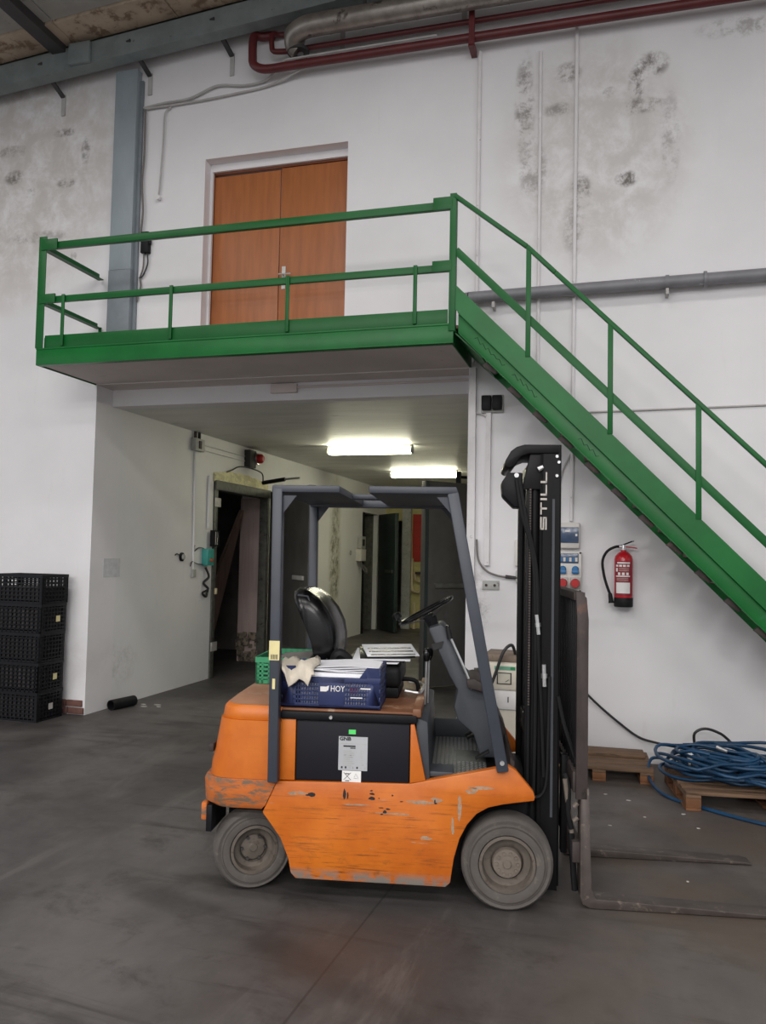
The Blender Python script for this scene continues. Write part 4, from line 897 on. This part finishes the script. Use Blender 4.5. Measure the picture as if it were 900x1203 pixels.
# overhead guard
def post(a, b_, w=.055, d=.06): return MB().bar(a, b_, w, d, (0, 1, 0))
for y, nm in ((-.028, 'n'), (WD-.075, 'f')):
    pr_ = post((-1.150, y, .575), (-1.162, y, 2.02), .05).build('rear_post', M_NAVY, FK, bevel=.006)
    if nm == 'n':
        MB().box(-1.182, -1.130, y-.0325, y-.0305, 1.17, 1.265).build('yellow_label', M_LABELY, pr_)
        b = MB()
        for k in range(6): b.box(-1.172+.006*k, -1.169+.006*k, y-.0335, y-.0326, 1.175, 1.198)
        b.build('barcode', M_INK, pr_)
        MB().box(-1.162, -1.148, y-.0325, y-.0305, 1.03, 1.08).build('paint_chip', M_LABELY, pr_)
    fp_ = post((-.035, y, .675), (-.292, y, 2.005), .056).build('front_post', M_NAVY, FK, bevel=.006)
    if nm == 'n': MB().lathe([(0, -.008), (.011, -.008), (.011, 0), (0, 0)], 10, 'y', (-.04, y-.031, .72)).build('bolt', M_CHROME, fp_)
    MB().prism([(-1.14, 1.985), (-1.14, 1.89), (-1.07, 1.985)], y-.006, y+.006).build('gusset', M_NAVY, FK)
    MB().prism([(-.30, 1.985), (-.27, 1.87), (-.37, 1.985)], y-.006, y+.006).build('gusset', M_NAVY, FK)
MB().prism([(-1.19, 2.0), (-.85, 2.0), (-.85, 2.035), (-1.19, 2.035)], -.056, WD-.045).build('roof_panel', M_NAVY, FK, bevel=.005)
MB().prism([(-.705, 2.0), (-.262, 2.0), (-.275, 2.035), (-.705, 2.035)], -.056, WD-.045).build('roof_panel', M_NAVY, FK, bevel=.005)
MB().box(-1.18, -.28, WD-.11, WD-.046, 1.985, 2.03).build('roof_beam', M_NAVY, FK, bevel=.005)
MB().box(-.86, -.69, .42, .52, 2.002, 2.03).build('roof_beam', M_NAVY, FK, bevel=.005)
# steering
cs = [(-.418, 1.31), (-.345, 1.335), (-.315, 1.30), (-.225, 1.08), (-.155, 1.02), (-.09, .96), (-.05, .64), (-.13, .64), (-.17, .76), (-.255, .83), (-.275, .90), (-.255, .985), (-.30, 1.06)]
MB().prism(cs, .36, .66).build('steering_console', M_GREY, FK, bevel=.012)
MB().prism([(-.40, 1.225), (-.335, 1.245), (-.345, 1.21), (-.385, 1.195)], .352, .3598).build('console_pocket', M_INK, FK)
b = MB(); b.prism([(-.205, 1.01), (-.10, .985), (-.10, 1.02), (-.17, 1.06), (-.21, 1.05)], .30, .66); b.build('console_shelf', M_RUST, FK, bevel=.006)
sw_ = bpy.data.objects.new('steering_wheel', None); C.objects.link(sw_); sw_.parent = FK; sw_.location = (-.437, .51, 1.392); sw_.rotation_euler = (0, R(-29), 0)
MB().tube([(.158*math.cos(a), .158*math.sin(a), .0) for a in [2*math.pi*i/40 for i in range(40)]], .0125, 10, True).build('rim', M_VINYL, sw_)
for a in (80, 200, 320):
    MB().bar((.02*math.cos(R(a)), .02*math.sin(R(a)), -.045), (.155*math.cos(R(a)), .155*math.sin(R(a)), -.003), .022, .008).build('spoke', M_DARKST, sw_)
MB().lathe([(0, -.09), (.03, -.09), (.038, -.05), (.038, -.03), (.025, -.022), (0, -.022)], 18, 'z').build('hub', M_BLACK, sw_)
MB().lathe([(0, .0), (.010, .0), (.010, .03), (.024, .035), (.026, .055), (.018, .068), (0, .07)], 14, 'z', (-.155, -.02, 0)).build('spinner_knob', M_VINYL, sw_)
for k, y in enumerate((.40, .445)):
    lv = MB().tube([(-.43+.012*k, y, .90), (-.425+.012*k, y, 1.14)], .006, 8).build('hydraulic_lever', M_CHROME, FK)
    MB().lathe([(0, -.035), (.012, -.035), (.022, -.01), (.022, .015), (.012, .03), (0, .032)], 12, 'z', (-.425+.012*k, y, 1.165)).build('knob', M_VINYL, lv)
MB().tube(smooth_path([(-.30, .34, 1.27), (-.285, .34, 1.24), (-.21, .34, 1.08), (-.18, .34, 1.0)], 5), .007, 8).build('direction_lever', M_CHROME, FK)
MB().tube([(-.315, .335, 1.33), (-.30, .335, 1.26)], [.012, .016], 10).build('lever_grip', M_VINYL, FK)
for x, y in ((-.2, .72), (-.21, .8), (-.16, .26)): MB().bar((x, y, .66), (x+.07, y, .70), .05, .012).build('pedal', M_RUBBER, FK, bevel=.003)
MB().prism([(-.09, .60), (.02, .60), (.02, .72), (-.12, 1.02), (-.16, 1.02)], .62, WD-.02).build('front_cowl', M_RUST, FK, bevel=.005)
MB().prism([(.005, .60), (.025, .60), (.025, .70), (.005, .72)], .05, WD-.05).build('front_sill', M_RUST, FK)
MB().box(-.40, -.02, WD-.066, WD-.04, .606, .715).build('toe_guard', M_GREY, FK, bevel=.004)
# seat
prof = [(-1.02, 1.075), (-1.045, 1.18), (-1.085, 1.28), (-1.125, 1.37), (-1.160, 1.45), (-1.160, 1.485), (-1.13, 1.505), (-1.085, 1.500), (-1.02, 1.455), (-.965, 1.39), (-.925, 1.31), (-.912, 1.24), (-.912, 1.16), (-.925, 1.10)]
rings = []
for y, k, dx in ((.335, .55, -.01), (.35, .82, .0), (.39, .97, .005), (.46, 1.0, -.01), (.58, 1.0, -.03), (.70, 1.0, -.01), (.77, .97, .005), (.81, .82, .0), (.825, .55, -.01)):
    cxm, czm = -1.03, 1.27
    rings.append([(cxm+(x-cxm)*k+dx, y, czm+(z-czm)*k) for x, z in prof])
sbk = MB().loft(rings).build('seat_backrest', M_VINYL, FK, ang=70)
MB().tube([(x*1.0+.001, .352, z) for x, z in [(-1.13, 1.47), (-1.075, 1.465), (-1.03, 1.37), (-.99, 1.27), (-.965, 1.17), (-.96, 1.11)]], .005, 6).build('piping', M_GREY, sbk)
MB().box(-1.02, -.56, .36, .80, .985, 1.095).build('seat_cushion', M_RUBBER, FK, bevel=.03, seg=3)
MB().box(-.98, -.57, .38, .78, .93, .985).build('seat_base', M_BLACK, FK, bevel=.008)
MB().tube(smooth_path([(-.54, .42, .965), (-.47, .42, .955), (-.455, .44, .955), (-.455, .72, .955), (-.54, .74, .965)], 4), .008, 8).build('seat_bar', M_CHROME, FK)
MB().tube(smooth_path([(-.93, .37, 1.10), (-.90, .35, 1.16), (-.86, .36, 1.14), (-.84, .37, 1.10)], 5), .03, 8).build('seat_belt', M_RUBBER, FK)
# wheels
M_BAND = mat('dark_sidewall_band', (62, 56, 51), .85, var=.2, scale=12)
def wheel(parent_name, r, wdt, loc, rz, big, flip=False):
    t = bpy.data.objects.new(parent_name, None); C.objects.link(t); t.parent = FK; t.location = loc; t.rotation_euler = (0, 0, rz + (math.pi if flip else 0))
    ri = r*.60
    MB().lathe([(ri, .02), (ri+.008, .004), (ri+.03, .0), (r*.84, .004), (r*.86, .012), (r*.93, .008), (r*.985, .022), (r, .045), (r, wdt-.045), (r*.98, wdt-.01), (ri, wdt), (ri, .02)], 48, 'y').build('tyre', M_TYRE, t, ang=50)
    MB().lathe([(r*.735, .0045), (r*.75, .0015), (r*.82, .0025), (r*.835, .006), (r*.80, .010), (r*.735, .0045)], 48, 'y').build('sidewall_band', M_BAND, t)
    MB().lathe([(ri+.002, .03), (ri+.002, .008), (ri-.012, .006), (ri-.016, .02), (ri-.02, .05), (ri*.62, .055), (ri*.58, .045), (ri*.56, wdt*.5), (0, wdt*.5)], 36, 'y').build('rim', M_RIM, t, ang=30)
    hb = MB().lathe([(0, .012 if big else .04), (.018, .012 if big else .04), (.022, .02 if big else .044), (ri*.5, .024 if big else .05), (ri*.55, .04 if big else .058), (ri*.56, .1)], 30, 'y').build('hub', M_HUB if big else M_RIM, t, ang=30)
    nb = 10 if big else 6; rb = ri*.38 if big else ri*.5
    for k in range(nb):
        a = 2*math.pi*k/nb; x, z = rb*math.cos(a), rb*math.sin(a)
        MB().cyl((x, .014 if big else .036, z), (x, .05, z), .008, 6).build('wheel_nut', M_HUB if big else M_DARKST, hb)
wheel('front_wheel', .222, .17, (-.006, .0, .222), 0, True)
wheel('front_wheel', .222, .17, (-.006, WD, .222), 0, True, True)
wheel('rear_wheel', .197, .14, (-1.262, .085, .197), R(24), False)
wheel('rear_wheel', .197, .14, (-1.262, WD-.085, .197), R(24), False, True)
# mast
def rail(y, s):
    b = MB(); b.box(.150, .25, y, y+.018*s, .04, 2.25); b.box(.150, .17, y, y+.085*s, .04, 2.25); b.box(.232, .25, y, y+.085*s, .04, 2.25); b.build('outer_rail', M_MAST, FK, bevel=.003)
    b = MB(); b.box(.18, .26, y+.03*s, y+.045*s, .05, 2.285); b.box(.248, .262, y+.03*s, y+.10*s, .05, 2.285); b.build('inner_rail', M_MAST, FK, bevel=.003)
    MB().box(.213, .226, y-.006*s, y, .4, 2.0).build('rail_highlight', M_GREY, FK)  # grey strip paints the highlight running up the rail
    MB().box(.085, .11, y+.02*s, y+.09*s, .33, 2.10).build('rear_rail', M_MAST, FK, bevel=.004)
    MB().cyl((.128, y+.045*s, .12), (.128, y+.045*s, 2.12), .024, 16).build('lift_cylinder', M_MAST, FK)
    b = MB()
    for k in range(82): b.box(.098, .107, y+.004*s-.005, y+.004*s+.005, .95+.0135*k, .9585+.0135*k)
    b.build('lift_chain', M_FORK if s > 0 else M_MAST, FK)
    b = MB(); b.box(.096, .109, y+.012*s-.004, y+.012*s+.004, .5, 2.08); b.build('chain_strip', M_BLACK, FK)
rail(.20, 1); rail(WD-.16, -1)
for z in (.12, .75, 2.10): MB().box(.10, .165, .30, WD-.26, z, z+.10).build('cross_member', M_MAST, FK, bevel=.006)
MB().prism([(-.032, 2.17), (-.025, 2.20), (.0, 2.245), (.03, 2.268), (.07, 2.28), (.248, 2.28), (.248, 2.235), (.09, 2.232), (.05, 2.215), (.015, 2.165), (-.01, 2.155)], .19, .62).build('mast_head', M_MAST, FK, bevel=.008)
MB().prism([(.06, 2.05), (.165, 2.05), (.165, 2.232), (.10, 2.232)], .205, .24).build('head_plate', M_MAST, FK, bevel=.004)
wlt = MB().prism([(-.045, 2.085), (-.012, 2.135), (.062, 2.135), (.066, 1.955), (.022, 1.955), (-.038, 2.015)], .20, .36).build('work_light', M_BLACK, FK, bevel=.008)
MB().lathe([(0, -.01), (.012, -.01), (.012, 0), (0, 0)], 12, 'y', (.03, .2, 2.12)).build('bolt', M_CHROME, wlt)
for x, z in ((.235, 2.22), (.235, 2.12), (.245, 2.19)): MB().lathe([(0, -.008), (.008, -.008), (.008, 0), (0, 0)], 8, 'y', (x, .2, z)).build('bolt', M_CHROME, FK)
MB().tube([(.14, .193, 2.15), (.165, .193, 2.165)], [.014, .010], 10).build('hose_fitting', M_CHROME, FK)
stx, stz, sth, stw = .186, 1.842, .033, .0082    # foot line of the letters, start height, cap height, stroke
def still_letter(strokes, u0):
    b = MB()
    for ua, ub, va, vb in strokes: b.box(stx-vb*sth, stx-va*sth, .1985, .2, stz+u0+ua, stz+u0+ub)
    b.build('letter', M_LETTER, FK)
M_LETTER = mat('worn_white_letters', (186, 180, 174), .6, var=.1, scale=40)
q = .22
still_letter([(0, .066, 0, q), (.058, .066, 0, .6), (0, .066, .39, .61), (0, .008, .4, 1), (0, .066, 1-q, 1)], 0)
still_letter([(0, .062, 1-q, 1), (.026, .036, 0, 1)], .078)
still_letter([(0, .0105, 0, 1)], .152)
still_letter([(0, .0105, 0, 1), (0, .056, 0, q)], .175)
still_letter([(0, .0105, 0, 1), (0, .056, 0, q)], .240)
# hoses
for pts_ in ([(.045, .19, 2.10), (.08, .185, 1.9), (.125, .185, 1.70), (.14, .185, 1.55), (.15, .185, 1.2), (.165, .185, .95), (.18, .185, .6)],
             [(.03, .19, 2.10), (.06, .185, 1.92), (.11, .185, 1.74), (.13, .185, 1.5), (.135, .185, .9), (.13, .185, .5)],
             [(.10, .19, .56), (.14, .18, .50), (.19, .18, .56), (.20, .18, .8), (.205, .185, 1.1)]):
    MB().tube(smooth_path(pts_, 6), .0095, 8).build('hydraulic_hose', M_RUBBER, FK)
for a, b_ in (((.137, .183, 1.41), (.148, .183, 1.31)), ((.176, .183, 1.16), (.18, .183, 1.05))):
    h = MB(); h.tube([a, b_], .011, 8); h.tube([Vector(a).lerp(Vector(b_), .42), Vector(a).lerp(Vector(b_), .62)], .016, 6); h.build('hose_coupling', M_CHROME, FK)
# carriage, load backrest and forks
YB0, YB1 = .10, .98
for z in (.26, .60): MB().box(.315, .36, YB0+.02, YB1-.02, z-.05, z+.05).build('carriage_bar', M_RUST, FK, bevel=.004)
for y in (.36, .72): MB().box(.285, .318, y-.03, y+.03, .18, .68).build('carriage_plate', M_MAST, FK, bevel=.004)
for y in (YB0, YB1-.02):
    MB().prism([(.328, .52), (.385, .52), (.385, 1.40), (.375, 1.505), (.335, 1.535), (.322, 1.535), (.328, 1.40)], y, y+.02).build('backrest_side', M_RUST, FK, bevel=.003)
MB().box(.315, .37, YB0+.02, YB1-.02, 1.49, 1.53).build('backrest_top', M_RUST, FK, bevel=.004)
for k in range(11):
    y = YB0+.075+.073*k
    MB().box(.325, .35, y-.008, y+.008, .66, 1.49).build('backrest_bar', M_MAST, FK, bevel=.002)
def fork(y):
    b = MB(); b.prism([(.352, .055), (.352, .56), (.36, .575), (.392, .575), (.406, .10), (.425, .048), (1.36, .018), (1.40, .010), (1.40, .004), (.40, .004), (.365, .02)], y, y+.105); b.build('fork', M_FORK, FK, bevel=.004)
fork(.10); fork(.80)
MB().tube(smooth_path([(.285, .19, .62), (.30, .17, .56), (.30, .16, .44), (.315, .16, .36)], 5), .013, 8).build('side_shift_hose', M_RUBBER, FK)
MB().tube([(.283, .165, .60), (.318, .165, .34)], .012, 8).build('hose_coupling', M_HUB, FK)
MB().tube([(.315, .17, .34), (.335, .17, .06)], .015, 8).build('tilt_hose', M_RUBBER, FK)
MB().tube(smooth_path([(.25, .2, 1.0), (.28, .19, .86), (.32, .18, .74), (.345, .17, .66)], 5), .010, 8).build('side_shift_hose', M_RUBBER, FK)
for z in (.40, .47): MB().tube([(.325, .15, z), (.345, .15, z+.02)], .012, 8).build('hose_fitting', M_HUB, FK)

# ------------------------------------------------------------------ things carried on the forklift (in world space)
def fkw(x, y, z):
    c, s = math.cos(R(10.5)), math.sin(R(10.5)); return (-.48+x*c-y*s, -3.232+x*s+y*c, z)
bc = thing('plastic_crate', 'blue plastic crate with white lettering on the forklift hood', 'crate', fkw(-.885, .17, .929), R(10.5))
b = MB(); L_, W_, H_ = .50, .29, .205
hx, hy, t = L_/2, W_/2, .008
b.box(-hx, hx, -hy, hy, 0, .012)
def slotted(b, x0, x1, z0, z1, y0, y1, nx, nz):
    for i in range(nx+1): x = x0+(x1-x0)*i/nx; b.box(x-.004, x+.004, y0, y1, z0, z1)
    for j in range(nz+1): z = z0+(z1-z0)*j/nz; b.box(x0, x1, y0, y1, z-.0045, z+.0045)
for y0, y1 in ((-hy, -hy+t), (hy-t, hy)):
    b.box(-hx, -hx+.07, y0, y1, .012, H_); b.box(hx-.07, hx, y0, y1, .012, H_)
    b.box(-hx, hx, y0, y1, .125, .155); b.box(-.06, .07, y0, y1, .012, .15); b.box(-hx, hx, y0, y1, 0, .02)
    slotted(b, -hx+.06, -.06, .02, .13, y0, y1, 10, 5); slotted(b, .07, hx-.06, .02, .13, y0, y1, 9, 5)
    b.prism([(-hx+.07, .15), (-hx+.11, .15), (-hx+.07, H_)], y0, y1); b.prism([(hx-.07, .15), (hx-.11, .15), (hx-.07, H_)], y0, y1)
for x0, x1 in ((-hx, -hx+t), (hx-t, hx)):
    for z in (.01, .05, .09, .13, .17, H_-.012): b.box(x0, x1, -hy, hy, z-.008, z+.012)
    for k in range(8): y = -hy+(k+.5)*W_/8; b.box(x0, x1, y-.008, y+.008, 0, H_)
b.build('basket', M_CRBLU, bc, bevel=.0015)
text('lettering', 'HOY', .042, M_WHITE, bc, (.035, -hy-.0012, .098), (R(90), 0, 0), .001, 'CENTER', .8)
b = MB(); b.box(-.052, -.02, -hy-.002, -hy, .084, .108)
b.prism([(-.022, .108), (-.008, .114), (-.012, .09), (-.022, .086)], -hy-.002, -hy); b.build('printed_logo', M_WHITE, bc)
b = MB(); b.box(.10, .13, -hy+.009, -hy+.011, .075, .112); b.build('red_label', M_EXT, bc)
b = MB(); b.box(.15, .20, -hy-.0015, -hy, .10, .106); b.box(.10, .16, -hy-.0015, -hy, .055, .06); b.build('print_line', M_WHITE, bc)
# papers in the blue crate
pap = thing('paper_stack', 'white printed sheets lying in the blue crate', 'papers', fkw(-.86, .17, .945), R(10.5))
for k in range(4):
    b = MB(); g = []
    for i in range(9):
        x = -.19+.40*i/8; z = .165+.005*k+.006*math.cos(i*.6+k)
        g.append([(x, -.115+.01*k, z), (x, .12, z+.01), (x, .12, z+.012), (x, -.115+.01*k, z+.002)])
    b.loft(g); sh = b.build('sheet', M_PAPER, pap, ang=60)
b = MB()
for k in range(6): b.box(-.10+.05*k, -.096+.05*k, -.138, -.136, .16, .172)
b = MB().box(-.18, .2, -.13, .12, .001, .155).build('filled_box', M_PAPER, pap, bevel=.004)
cl_ = MB(); g = []; random.seed(9)
for i in range(11):
    u = i/10; x = -.225+.16*u; rowp = []
    for j in range(7):
        v = j/6; y = .02-.20*v; z = .205+.022*math.sin(u*9+v*3)+.012*random.random() - (.085*max(0, v-.72)/.28*(1 if .15 < u < .9 else .3))
        rowp.append((x+.01*math.sin(v*7), y, z))
    g.append(rowp)
vs = [p for r in g for p in r]; fs = [(i*7+j, i*7+j+1, (i+1)*7+j+1, (i+1)*7+j) for i in range(10) for j in range(6)]
cl_.add(vs, fs); o = cl_.build('work_cloth', M_CLOTH, None, ang=180); o.location = fkw(-.90, .15, .935); o.rotation_euler = (0, 0, R(10.5))
md = o.modifiers.new('thickness', 'SOLIDIFY'); md.thickness = .008
tag(o, 'crumpled cream cloth draped over the edge of the blue crate', 'cloth')
gc = thing('plastic_crate', 'green plastic crate behind the seat on the rear of the forklift', 'crate', fkw(-1.20, .64, .975), R(10.5))
MB().tube([(0, 0, 0), (0, 0, .001)], .001) 
crate(.34, .42, .145, rows=4, cols=9, colw=10, t=.008).build('basket', M_CRGRN, gc)
gt = MB().loft([[(-.13, -.18, .02), (.13, -.18, .02), (.13, .18, .02), (-.13, .18, .02)], [(-.11, -.16, .12), (.12, -.12, .14), (.10, .15, .15), (-.08, .12, .135)]]).build('grey_sack', M_CABLEG, None, bevel=.02, loc=fkw(-1.20, .64, .976), rot=(0, 0, R(10.5)))
tag(gt, 'grey folded sack lying in the green crate', 'sack')
fo = thing('folder', 'black and white folded papers lying on the forklift seat', 'papers', fkw(-.72, .56, 1.102), R(10.5))
for k in range(5):
    b = MB(); b.box(-.17+.012*k, .17, -.16+.012*k, .15, .0, .004)
    o = b.build('folder_sheet', M_PAPER if k % 2 == 0 else M_VINYL, fo, bevel=.001); o.location = (.015*k, .006*k, .012+.010*k); o.rotation_euler = (R(3+1.2*k), R(-2+1.4*(k % 3)), R(-10+6*k))
for k in range(3):
    MB().box(-.10, .15, -.10+.07*k, -.075+.07*k, .0042, .0052).build('black_stripe', M_VINYL, o)
